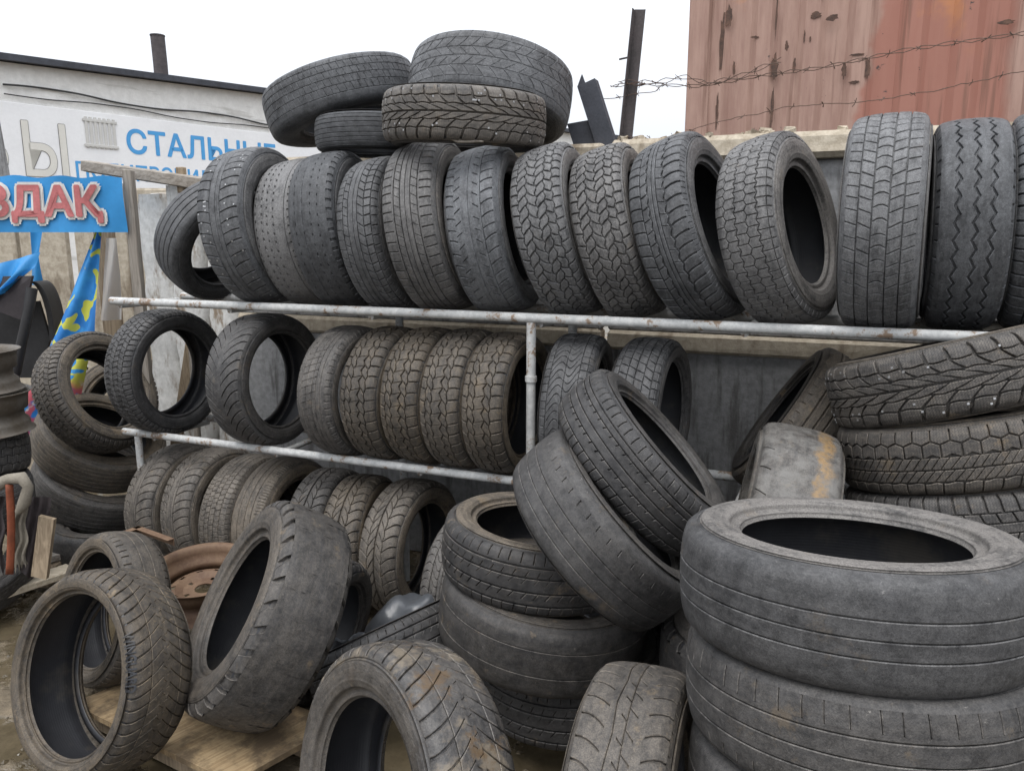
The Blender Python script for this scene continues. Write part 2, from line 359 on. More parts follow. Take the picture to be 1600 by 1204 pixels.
# ------------------------------------------------------------------ concrete fence behind the rack
fz = .02; root = empty('concrete_fence', P(-.2, .72, 0), AZ)
tag(root, 'grey precast concrete fence behind the tyre rack', 'fence')
def slab(name, mat, u0, u1, v0, v1, z0, z1, bev=.008, jit=.0, par=None):
    b = MB(); b.box(P((u0 + u1) / 2, (v0 + v1) / 2, (z0 + z1) / 2), (u1 - u0, v1 - v0, z1 - z0), AX, bev, jit); return b.build(name, mat, par or root, tuple(P(u0, v0, z0)))
for u0, u1 in ((-2.78, -.775), (-.745, 1.20), (1.23, 3.2)):
    slab('panel', 'concrete', u0, u1, .72, .78, -.02, 1.09)
    slab('panel', 'concrete_warm', u0, u1, .70, .80, 1.09, 1.17, .012, .003)
    slab('panel', 'concrete', u0, u1, .72, .79, 1.17, 1.86)
    slab('coping', 'concrete_warm', u0, u1, .665, .82, 1.86, 1.955, .016, .006)
# broken pale slabs at the left end of the fence
root = empty('concrete_slab', P(-3.2, .7, 0), AZ); tag(root, 'pale crumbling concrete fence slabs left of the rack', 'fence')
for u0, u1, z1, v in ((-3.43, -3.22, 1.80, .72), (-3.205, -2.99, 1.84, .70), (-2.98, -2.80, 1.85, .735)):
    b = MB(); n = 24; pts = []
    for i in range(n + 1):
        z = -.02 + (z1 + .02) * i / n; w = .016 * math.sin(i * 2.1 + u0 * 9) + .012 * math.sin(i * 5.3)
        a_, c_ = u0 + .5 * w, u1 - .7 * w
        pts.append([P(a_, v, z), P(a_ + .02, v - .03, z), P(c_ - .02, v - .03, z), P(c_, v, z), P(c_, v + .08, z), P(a_, v + .08, z), P(a_, v, z)])
    b.grid(pts); b.add([pts[-1][k] + Z * random.uniform(-.012, .03) for k in range(6)], [(5, 4, 3, 2, 1, 0)])
    b.build('slab', 'concrete_pale', root, tuple(P(u0, v, 0)))
b = MB(); b.box(P(-3.50, .72, .92), (.045, .05, 1.88), AX, .004, .003)
tag(b.build('timber_post', 'timber', None, tuple(P(-3.50, .72, 0))), 'narrow grey timber post beside the pale concrete slabs', 'post')
b = MB(); A_ = P(-3.70, .62, 1.955); B_ = P(-2.60, .62, 1.80); d = (B_ - A_).normalized(); up = d.cross(N).normalized()
b.box((A_ + B_) / 2, ((B_ - A_).length, .06, .062), (tuple(d), tuple(N), tuple(-up if up.z < 0 else up)), .006, .004)
tag(b.build('timber_beam', 'timber_x', None, tuple(A_)), 'weathered grey timber beam lying across the fence top', 'beam')
b = MB(); b.box(P(-3.02, .63, 1.86), (.05, .03, .13), AX, .004); tag(b.build('timber_block', 'timber_brown', None, tuple(P(-3.02, .63, 1.8))), 'short brown wood block under the grey beam', 'wood block')
# loose crumbs of mortar lying on the coping
b = MB()
for i in range(26):
    u = random.uniform(-.74, .15); s = random.uniform(.008, .03); b.box(P(u, random.uniform(.69, .79), 1.955 + s * .35), (s * 1.6, s, s * .9), axes(random.uniform(0, 3)), .002, s * .25)
tag(b.build('rubble', 'concrete_warm', None, tuple(P(-.4, .7, 1.95))), 'crumbs of broken concrete on the fence coping', 'rubble', None, 'stuff')

# ------------------------------------------------------------------ rusty shipping container
cu0, cv = -.66, 2.0
root = empty('shipping_container', P(cu0, cv, 0), AZ); tag(root, 'faded red shipping container with rust and dark holes behind the fence', 'container')
root.location = P(cu0, cv, 2.0)
b = MB(); prof = []; u = .10; L = 3.6
while u < L:
    prof += [(u, 0), (u + .07, 0), (u + .105, .03), (u + .205, .03)]; u += .24
rows = [1.55, 2.2, 2.9, 3.6, 4.35]
b.grid([[P(cu0 + q, cv + .03 + w, z) for q, w in prof] for z in rows][::-1])
for p_ in b.F: pass
b.S = [False] * len(b.S); b.build('side_panel', 'container', root)
def blob(u, z, w, h, seed, mat='rust_mark'):
    rn = random.Random(seed); b = MB(); n = 18; q = []
    for i in range(n):
        f = 2 * math.pi * i / n; k = rn.uniform(.5, .92); q.append((u + math.cos(f) * w / 2 * k, z + math.sin(f) * h / 2 * k))
    f_ = [P(a_, cv + .0265 + rn.uniform(-.002, .0), c_) for a_, c_ in q]; g_ = [p + N * .003 for p in f_]
    b.add(f_ + g_, [tuple(range(n))] + [(i, i + n, (i + 1) % n + n, (i + 1) % n) for i in range(n)]); b.build('rust_patch', mat, root)
for i, (u, z, w, h) in enumerate(((-.22, 2.46, .05, .17), (-.12, 2.46, .022, .10), (-.165, 2.56, .03, .07), (-.03, 2.70, .075, .045), (.05, 2.68, .075, .05), (.125, 2.42, .035, .12), (.235, 2.42, .035, .13), (.18, 2.49, .11, .012), (.18, 2.355, .07, .02), (-.50, 2.62, .035, .40), (-.47, 2.74, .05, .14), (-.43, 2.47, .02, .10), (-.51, 2.24, .02, .26), (-.22, 2.24, .022, .28), (-.225, 2.72, .012, .30), (.83, 2.58, .09, .03), (-.63, 2.4, .012, .7), (-.33, 2.62, .06, .015), (.0, 2.78, .012, .02), (-.08, 2.60, .01, .08), (-.05, 2.585, .012, .035))): blob(u, z, w, h, 40 + i)
b = MB(); b.box(P(cu0 + .04, cv + .08, 2.95), (.12, .16, 2.8), AX, .012); b.build('corner_post', 'container', root)
b = MB(); b.box(P(cu0 + L / 2, cv + .07, 1.56), (L - .2, .12, .16), AX, .01); b.build('bottom_rail', 'container', root)
b = MB(); b.box(P(cu0 + L / 2, cv + .07, 4.4), (L, .12, .12), AX, .01); b.build('top_rail', 'container', root)
b = MB(); b.box(P(cu0 + L / 2, cv + 1.3, 2.95), (L - .02, 2.3, 2.9), AX, .02); b.build('body', 'container', root)
for i, (u, w) in enumerate(((.3, .05), (1.5, .05), (3.2, .05))):
    b = MB(); b.box(P(cu0 + u, cv + .4, .72), (.25, .25, 1.5), AX, .01)
    tag(b.build('concrete_block', 'concrete', None, tuple(P(cu0 + u, cv + .4, 0))), ('concrete pier under the left corner of the red container', 'concrete pier under the middle of the red container', 'concrete pier under the right part of the red container')[i], 'pier', 'piers under the container')

# ------------------------------------------------------------------ whitewashed building with the painted sign
wd = Vector((math.sin(R_(38.5)), math.cos(R_(38.5)), 0)); wnm = Vector((wd.y, -wd.x, 0)); bp = Vector((-5.25, 9.4055, 0))
def B(s, z, off=0): return bp + wd * s + wnm * off + Z * z
WAX = (tuple(wd), tuple(-wnm), (0, 0, 1)); WAZ = math.atan2(wd.y, wd.x)
def text_mesh(s, w, h, bold=0.0):
    """flat lettering fitted into a w x h box, x to the right, y up; bold fattens every stroke by that many metres"""
    c = bpy.data.curves.new('t', 'FONT'); c.body = s; c.size = 1; c.resolution_u = 4
    o = bpy.data.objects.new('t', c); COL.objects.link(o); bpy.context.view_layer.update()
    me = o.to_mesh(); V = np.array([v.co[:] for v in me.vertices]); F = [tuple(p.vertices) for p in me.polygons]
    o.to_mesh_clear(); bpy.data.objects.remove(o); bpy.data.curves.remove(c)
    V[:, :2] -= V[:, :2].min(0); V[:, 0] *= (w - 2 * bold) / V[:, 0].max(); V[:, 1] *= (h - 2 * bold) / V[:, 1].max(); V[:, :2] += bold
    if not bold: return V, F
    VV = []; FF = []; st = min(.0005, bold * .02)
    for k in range(10):
        f = 2 * math.pi * k / 10; VV.append(V + np.array([bold * math.cos(f), bold * math.sin(f), st * k])); FF += [tuple(i + k * len(V) for i in q) for q in F]
    return np.concatenate(VV), FF

root = empty('building', B(-.5, 0), WAZ); tag(root, 'whitewashed building with low sloping roof and a stove pipe', 'building')
zr = lambda s: 3.49 + .033 * s
b = MB(); s0, s1, d = -7, 13, 5.0
b.add([B(s0, 0), B(s1, 0), B(s1, zr(s1)), B(s0, zr(s0)), B(s0, 0, -d), B(s1, 0, -d), B(s1, zr(s1) + .4, -d), B(s0, zr(s0) + .4, -d)], [(0, 1, 2, 3), (5, 4, 7, 6), (1, 5, 6, 2), (4, 0, 3, 7), (3, 2, 6, 7)])
b.build('wall', 'whitewash', root)
b = MB(); b.add([B(s0 - .1, zr(s0) - .0, .14), B(s1, zr(s1), .14), B(s1, zr(s1) + .07, .14), B(s0 - .1, zr(s0) + .07, .14), B(s0 - .1, zr(s0) + .35, -d), B(s1, zr(s1) + .35, -d), B(s1, zr(s1) + .5, -d), B(s0 - .1, zr(s0) + .5, -d)], [(0, 1, 2, 3), (5, 4, 7, 6), (1, 5, 6, 2), (4, 0, 3, 7), (3, 2, 6, 7), (1, 0, 4, 5)])
roof = b.build('roof', 'steel_dark', root)
b = MB(); b.tube([B(1.40, 3.4, -.3), B(1.40, 3.8, -.3), B(1.39, 4.16, -.3)], .088, 16); b.tube([B(1.39, 4.15, -.3), B(1.39, 4.165, -.3)], .094, 16); b.build('stove_pipe', 'rust_dark', roof)
for i, (z0, dz) in enumerate(((3.22, .05), (3.14, -.04))):
    b = MB(); pts = []
    for k in range(40):
        s = -.6 + 4.2 * k / 39; pts.append(B(s, z0 + dz * math.sin(k * .33 + i) * .5 - .012 * s, .03 + .01 * math.sin(k)))
    b.tube(pts, .011 - .004 * i, 6); b.build('cable', 'cable', root)
root = empty('wall_sign', B(-.5, 2.1), WAZ); tag(root, 'white painted wall sign with blue and beige letters above the blue banner', 'sign')
b = MB(); b.box(B(1.5, 2.56, .02), (5.2, .03, .98), WAX, .004); b.build('board', 'sign_white', root)
def wall_text(s, a0, z0, w, h, mat, bold=.0, off=.0365, name='lettering'):
    V, F = text_mesh(s, w, h, bold); me = mesh(name, [B(a0 + x, z0 + y, off + q) for x, y, q in V], F)
    mi = root.matrix_basis.inverted(); me.transform(mi); return link(name, me, root, mat)
wall_text('Ы', -.475, 2.255, .475, .62, 'outline', .013); wall_text('Ы', -.469, 2.261, .463, .608, 'sign_beige', .007, .0395)
wall_text('Б', -1.0, 2.255, .37, .62, 'outline', .013); wall_text('Б', -.994, 2.261, .358, .608, 'sign_beige', .007, .0395)
wall_text('СТАЛЬНЫЕ', .70, 2.60, 2.16, .31, 'sign_blue', .009)
wall_text('ПОЛИПРОПИЛЕНОВЫЕ', .07, 2.27, 2.75, .20, 'sign_blue', .005)
for k in range(7):
    b = MB(); b.box(B(.235 + .054 * k, 2.81, .042), (.036, .012, .36), WAX, .008); b.build('radiator_fin', 'sign_grey', root)
for z in (2.66, 2.95):
    b = MB(); b.box(B(.397, z, .045), (.40, .012, .035), WAX, .004); b.build('radiator_bar', 'sign_grey', root)
# concrete lamp post at the far left
b = MB(); b.tube([(-4.22, 6.7, 0), (-4.36, 6.7, 2.2), (-4.50, 6.7, 4.4)], [.115, .10, .085], 14)
tag(b.build('lamp_post', 'concrete', None, (-4.22, 6.7, 0)), 'grey concrete pole standing in front of the white building', 'pole')

# ------------------------------------------------------------------ left yard: board fence, banner, rags
for i, (x0, x1, z1) in enumerate(((-4.45, -4.02, 1.9), (-4.0, -3.58, 1.93), (-3.56, -3.19, 1.9), (-3.17, -2.86, 1.91), (-2.82, -2.47, 1.9), (-2.45, -2.05, 1.88))):
    b = MB(); b.box(((x0 + x1) / 2, 5.05, z1 / 2 - .01), (x1 - x0 - .012, .05, z1), None, .006, .006)
    tag(b.build('fence_board', 'concrete_warm', None, (x0, 5, 0)), ('tan fence slab at the far left behind the blue banner', 'tan fence slab second from left behind the blue banner', 'tan fence slab behind the black plastic liner', 'tan fence slab behind the plain blue cloth strip', 'tan fence slab behind the spotted torn cloth', 'tan fence slab rightmost behind the banner post')[i], 'fence slab', 'fence slabs behind the banner')
nx, nz = 60, 12
def fold(x, z): return .009 * math.sin((x + 3.6) * 9 + (z - 1.59) * 9) + .0025 * math.sin((x + 3.6) * 31 - (z - 1.59) * 22)
b = MB(); b.grid([[(-3.6 + 1.685 * i / nx, 3.9 + fold(-3.6 + 1.685 * i / nx, 1.592 + .272 * j / nz), 1.592 + (.278 - .012 * i / nx + .006 * math.sin(i * .8) * (j == nz)) * j / nz) for i in range(nx + 1)] for j in range(nz + 1)])
ban = b.build('banner', 'banner', None, (-3.6, 3.9, 1.59)); tag(ban, 'blue fabric banner with big red letters edged in white', 'banner')
for s, w, bold, off, mat in (('ЗДАҚ', .60, .021, .008, 'banner_white'), ('ЗДАҚ', .568, .007, .017, 'banner_red')):
    V, F = text_mesh(s, w, (.215 if bold > .01 else .187), bold); x0 = -2.588 - (w - .565) / 2; z0 = 1.622 if bold > .01 else 1.636
    me = mesh('lettering', [(x0 + x + 3.6, fold(x0 + x, z0 + y) - off - q * .6, z0 + y - 1.59) for x, y, q in V], F); link('lettering', me, ban, mat)
b = MB(); b.box((-1.905, 3.945, .945), (.045, .045, 1.90), None, .004, .003); tag(b.build('banner_post', 'timber', None, (-1.9, 3.945, 0)), 'weathered wooden post holding the right end of the blue banner', 'post')
def cloth(name, L, Rr, mat, label, cat, amp=.02, fr=7.0, n=24, m=12):
    """hanging cloth between a left and a right edge polyline, with folds"""
    def samp(E, t):
        t *= len(E) - 1; i = min(int(t), len(E) - 2); return Vector(E[i]).lerp(Vector(E[i + 1]), t - i)
    b = MB(); G_ = []
    for i in range(n + 1):
        l, r = samp(L, i / n), samp(Rr, i / n)
        G_.append([l.lerp(r, j / m) + Vector((0, amp * math.sin(fr * j / m + i * .25) * (.3 + i / n), 0)) for j in range(m + 1)])
    b.grid(G_[::-1]); o = b.build(name, mat, None, tuple(Vector(L[-1]))); return tag(o, label, cat)
def at(x, y, Y):                            # a point at distance Y seen in the photograph at (x, y)
    t_ = R_(10.8); a = (x - 800) / 1200; c = -(y - 602) / 1200
    d = Vector((a, math.cos(t_) + c * math.sin(t_), -math.sin(t_) + c * math.cos(t_))); return Vector((0, 0, H)) + d * (Y / d.y)
cloth('torn_banner', [at(150, 360, 4.0), at(120, 430, 4.0), at(85, 525, 3.95), at(42, 625, 3.9), at(30, 690, 3.85)], [at(158, 360, 4.0), at(156, 430, 4.0), at(150, 520, 3.98), at(118, 640, 3.9), at(80, 700, 3.85)], 'torn', 'torn blue cloth with yellow green spots hanging below the banner', 'cloth', .03, 9)
cloth('cloth_strip', [at(47, 360, 4.3), at(48, 400, 4.3), at(47, 445, 4.3)], [at(67, 360, 4.3), at(62, 400, 4.3), at(68, 445, 4.3)], 'banner', 'narrow plain blue cloth strip hanging under the banner', 'cloth', .015, 4, 10, 6)
cloth('cloth_scrap', [at(-30, 420, 4.12), at(-26, 450, 4.08), at(-20, 480, 4.05)], [at(62, 394, 4.22), at(50, 418, 4.15), at(8, 452, 4.05)], 'banner', 'crumpled blue cloth scrap over the black plastic panel', 'cloth', .035, 13, 14, 18)
b = MB(); b.box(tuple(at(172, 455, 4.5)), (.11, .03, .75), None, .004, .003); tag(b.build('old_board', 'timber_brown', None, tuple(at(172, 560, 4.5))), 'brown board standing behind the torn blue cloth', 'board')
cloth('plastic_film', [at(166, 372, 4.3), at(160, 430, 4.3), at(155, 500, 4.3)], [at(182, 372, 4.3), at(186, 430, 4.3), at(187, 500, 4.3)], 'film', 'clear plastic film hanging beside the torn blue cloth', 'plastic film', .02, 6, 10, 8)
# black plastic wheel-arch liner
root = empty('arch_liner', tuple(at(30, 575, 4.1))); tag(root, 'black plastic wheel arch liner propped against the fence slabs', 'car part')
b = MB(); arc = [at(52 + 34 * math.sin(a) , 560 - 125 * math.sin(a * .5 + .78) ** 1.4 if False else 440 + (1 - math.cos(a)) * 105, 4.15) for a in np.linspace(-.05, 1.45, 18)]
b.grid([[p + Vector((0, dy, 0)) - Vector((.03, 0, .0)) * q for dy, q in ((0, 0), (0, 1), (.16, 1))] for p in arc]); b.build('arch', 'plastic_black', root)
b = MB(); q = [at(-14, 432, 4.12), at(50, 431, 4.12), at(33, 500, 4.08), at(-14, 482, 4.05)]; b.add(q + [p + Vector((0, .02, 0)) for p in q], [(3, 2, 1, 0), (4, 5, 6, 7), (0, 1, 5, 4), (1, 2, 6, 5), (2, 3, 7, 6), (3, 0, 4, 7)]); b.build('panel', 'plastic_brown', root)
b = MB(); b.tube([at(50, 450, 4.05), at(44, 490, 4.02), at(33, 540, 4.0), at(24, 585, 4.0)], [.028, .026, .026, .026], 12); b.build('tube', 'plastic_black', root)
b = MB(); q = [at(-14, 482, 4.2), at(60, 470, 4.2), at(78, 530, 4.2), at(60, 590, 4.2), at(-14, 590, 4.2)]; b.add(q + [p + Vector((0, .02, 0)) for p in q], [(4, 3, 2, 1, 0), (5, 6, 7, 8, 9)] + [(i, (i + 1) % 5, 5 + (i + 1) % 5, 5 + i) for i in range(5)]); b.build('back_panel', 'plastic_black', root)

# barbed wire, iron pole and steel channel on top of the fence
root = empty('iron_pole', P(-.735, .86, 1.8), AZ); tag(root, 'leaning rusty angle iron pole carrying barbed wire', 'pole')
b = MB(); A_ = P(-.74, .86, 1.7); B_ = P(-.675, .86, 2.50); dd = (B_ - A_).normalized(); rt = (U - dd * U.dot(dd)).normalized(); fr = rt.cross(dd)
b.box((A_ + B_) / 2, (.046, .005, (B_ - A_).length), (tuple(rt), tuple(fr), tuple(dd)), .001, .001); b.box((A_ + B_) / 2 + rt * -.0215 + fr * .024, (.005, .042, (B_ - A_).length - .01), (tuple(rt), tuple(fr), tuple(dd)), .001, .001)
b.build('angle_iron', 'rust_dark', root)
for z, a_, l in ((2.315, -1, .05), (2.20, 1, .035), (1.985, -1, .06)):
    b = MB(); c = A_.lerp(B_, (z - 1.7) / .8); b.tube([c + rt * a_ * .02, c + rt * a_ * (.02 + l) + Z * .01 * a_], .004, 6); b.build('rod', 'rust_dark', root)
root = empty('steel_channel', P(-.85, .76, 1.86), AZ); tag(root, 'dark steel channel offcut leaning on the fence top beside the pole', 'metal offcut')
def plate(name, pts, v, th, mat, par):
    b = MB(); n = len(pts); q = [P(u, v, z) for u, z in pts]; r = [p + N * th for p in q]
    b.add(q + r, [tuple(range(n)), tuple(range(n, 2 * n))[::-1]] + [(i, i + n, (i + 1) % n + n, (i + 1) % n) for i in range(n)]); return b.build(name, mat, par)
A_, B_ = P(-.745, .74, 1.86), P(-.868, .74, 2.205); dd = (B_ - A_).normalized(); rt = (U - dd * U.dot(dd)).normalized(); fr = rt.cross(dd); L_ = (B_ - A_).length
b = MB(); b.box((A_ + B_) / 2, (.082, .006, L_), (tuple(rt), tuple(fr), tuple(dd)), .001); b.build('web', 'steel_dark', root)
for sg in (-1, 1):
    b = MB(); b.box((A_ + B_) / 2 + rt * sg * .038 - fr * .024, (.006, .042, L_ - .004), (tuple(rt), tuple(fr), tuple(dd)), .001); b.build('flange', 'steel_dark', root)
plate('gusset', [(-.955, 2.045), (-.862, 2.055), (-.80, 1.90), (-.905, 1.90)], .755, .008, 'steel_dark', root)
plate('burr', [(-.906, 2.19), (-.887, 2.238), (-.872, 2.20)], .738, .012, 'steel_dark', root)
def barbed(name, pts, label, twist=.004, seed=1, strands=2):
    rnd = random.Random(seed); b = MB(); Q = [P(*p) for p in pts]; L = [0]
    for i in range(1, len(Q)): L.append(L[-1] + (Q[i] - Q[i - 1]).length)
    def pos(s):
        for i in range(1, len(Q)):
            if s <= L[i] or i == len(Q) - 1: return Q[i - 1].lerp(Q[i], (s - L[i - 1]) / max(1e-6, L[i] - L[i - 1]))
    n = int(L[-1] / .022)
    for k in range(strands):
        b.tube([pos(L[-1] * i / n) + (N * math.cos(i * .9 + k * math.pi) + Z * math.sin(i * .9 + k * math.pi)) * twist + Z * rnd.uniform(-.002, .002) for i in range(n + 1)], .0016, 5, False)
    s = .03; bb = MB()
    while s < L[-1]:
        p = pos(s)
        for k in range(2):
            v1 = Vector((rnd.uniform(-1, 1), rnd.uniform(-1, 1), rnd.uniform(-1, 1))).normalized() * rnd.uniform(.012, .02); bb.tube([p - v1, p + U * .004, p + v1], .0014, 4, False)
        s += rnd.uniform(.075, .12)
    root = empty(name, tuple(Q[0])); b.build('strand', 'wire', root); o = bb.build('barbs', 'wire', root); o['kind'] = 'stuff'; tag(root, label, 'barbed wire')
barbed('barbed_wire', [(-.79, .84, 2.20), (-.7, .84, 2.205), (-.42, .84, 2.175), (-.2, .84, 2.195), (.05, .84, 2.21), (.35, .84, 2.25), (.75, .84, 2.275), (1.3, .84, 2.31)], 'upper barbed wire strung from the iron pole across the container', .006, 3)
barbed('barbed_wire', [(-.75, .83, 2.215), (-.6, .83, 2.20), (-.47, .83, 2.215), (-.38, .83, 2.18), (-.25, .83, 2.20), (-.1, .83, 2.25)], 'tangled short barbed wire end beside the iron pole', .009, 9, 2)
barbed('barbed_wire', [(-.86, .84, 2.145), (-.7, .84, 2.16), (-.6, .84, 2.165), (-.56, .84, 2.20)], 'loose barbed wire tail crossing the iron pole', .002, 12, 1)
barbed('barbed_wire', [(-.74, .85, 1.99), (-.55, .85, 1.975), (-.35, .85, 2.03), (-.05, .85, 2.075), (.2, .85, 2.075), (.45, .85, 2.10), (.85, .85, 2.17), (1.3, .85, 2.22)], 'lower barbed wire sagging just above the fence coping', .002, 5, 1)

# ------------------------------------------------------------------ the pipe rack
root = empty('tyre_rack', P(-.8, .18, 0), AZ); tag(root, 'white painted steel pipe rack holding two shelves of tyres', 'rack')
ZT, ZM = H - .275, H - .882; BV = .36
def pipe(name, a, c, r=.0172, n=14):
    b = MB(); b.tube([a, a.lerp(c, .33) + Z * random.uniform(-.003, .003), a.lerp(c, .66) + Z * random.uniform(-.003, .003), c], r, n); return b.build(name, 'pipe', root, tuple(a))
pipe('rail', P(-2.86, 0, ZT), P(1.9, 0, ZT)); pipe('rail', P(-2.80, BV, ZT), P(1.9, BV, ZT), .018)
pipe('rail', P(-2.86, 0, ZM), P(1.5, 0, ZM), .0165); pipe('rail', P(-2.80, BV, ZM), P(1.5, BV, ZM), .018)
pipe('post', P(-.825, .001, -.03), P(-.825, .001, ZT - .015), .017)
pipe('post', P(-2.775, .001, -.03), P(-2.775, .001, ZM - .015), .016)
pipe('post', P(1.85, .001, -.03), P(1.85, .001, ZT - .015), .019)
for u in (-1.60, -.80, 1.7): pipe('post', P(u, BV + .04, -.03), P(u, BV + .04, ZT + .012), .018)
for u in (-2.83, -2.2, -1.5, -.80, -.1, .6, 1.3): pipe('cross_bar', P(u, .02, ZT - .022), P(u, BV, ZT - .022), .013, 10)
for u in (-2.7, -2.0, -1.3, -.80, -.1, .6, 1.3): pipe('cross_bar', P(u, .02, ZM - .022), P(u, BV, ZM - .022), .013, 10)
b = MB(); b.tube([P(-.825, .001, 1.058), P(-.825, .001, 1.078)], .0215, 14); b.build('collar', 'pipe', root)
# ------------------------------------------------------------------ tyres
# A tyre is an Empty at its hub with parts: tread (groove floor + raised blocks), two sidewalls, inner liner.
def half_profile(R, W, r):
    h = R - r
    ctl = [(0, R), (.13 * W, R - .0006), (.26 * W, R - .0028), (.36 * W, R - .0070), (.415 * W, R - .0125), (.450 * W, R - .024), (.474 * W, R - .042), (.490 * W, r + .66 * h),
           (.500 * W, r + .50 * h), (.496 * W, r + .36 * h), (.480 * W, r + .25 * h), (.466 * W, r + .205 * h), (.425 * W, r + .185 * h), (.405 * W, r + .145 * h), (.412 * W, r + .095 * h), (.408 * W, r + .04 * h), (.385 * W, r + .004), (.355 * W, r)]
    p = np.array(ctl); out = []
    q = np.vstack([[-p[1, 0], p[1, 1]], p, 2 * p[-1] - p[-2]])
    for i in range(1, len(q) - 2):
        for k in range(6):
            t = k / 6.; a, b_, c, d = q[i - 1], q[i], q[i + 1], q[i + 2]
            out.append(.5 * ((2 * b_) + (c - a) * t + (2 * a - 5 * b_ + 4 * c - d) * t * t + (3 * b_ - a - 3 * c + d) * t ** 3))
    out.append(p[-1]); return np.array(out)
class Prof:
    def __init__(s, R, W, r):
        s.R, s.W, s.r = R, W, r; p = half_profile(R, W, r); s.p = p
        L = np.r_[0, np.cumsum(np.linalg.norm(np.diff(p, axis=0), axis=1))]; s.L = L
        i1 = np.argmin(abs(p[:60, 0] - .40 * W)); s.u = L[i1]                      # arc length of a = 1
        tg = np.gradient(p, axis=0); tg /= np.linalg.norm(tg, axis=1)[:, None]; s.nrm = np.stack([-tg[:, 1], tg[:, 0]], 1)
        if s.nrm[0, 1] < 0: s.nrm *= -1
    def at(s, a, depth=0):
        a = np.asarray(a, float); l = np.abs(a) * s.u; sg = np.where(a < 0, -1, 1)
        z = np.interp(l, s.L, s.p[:, 0]); r = np.interp(l, s.L, s.p[:, 1]); nz = np.interp(l, s.L, s.nrm[:, 0]); nr = np.interp(l, s.L, s.nrm[:, 1])
        return sg * (z - nz * depth), r - nr * depth
def rb(a0, a1, f=0, w=0, m=1, zl=0, zr=0, ph=0, zp=1, K=None): return dict(a0=a0, a1=a1, f=f, w=w, m=m, zl=zl, zr=zr, ph=ph, zp=zp, K=K)
def tri(b): return 2 * np.abs(2 * (b - np.floor(b + .5))) - 1
lin = lambda k: (lambda a: k * a)
ab = lambda k, p=1.0: (lambda a: k * np.abs(a) ** p)
def curve(k, c=.0, p=2.0): return lambda a: k * (np.clip(1.1 - np.abs(a), 0, 2)) ** p + c
def strips(gr, lim=1.28):
    """plain ribs between straight grooves given as (centre, width)"""
    e = [-lim]
    for c, w in gr: e += [c - w / 2, c + w / 2]
    e.append(lim); return [rb(e[i], e[i + 1]) for i in range(0, len(e), 2)]
def mirror(rs): return rs + [dict(r_, a0=-r_['a1'], a1=-r_['a0'], zl=r_['zr'], zr=r_['zl'], f=(lambda g: (lambda a: g(-a)))(r_['f']) if callable(r_['f']) else r_['f'], ph=r_['ph'] + .5) for r_ in rs]
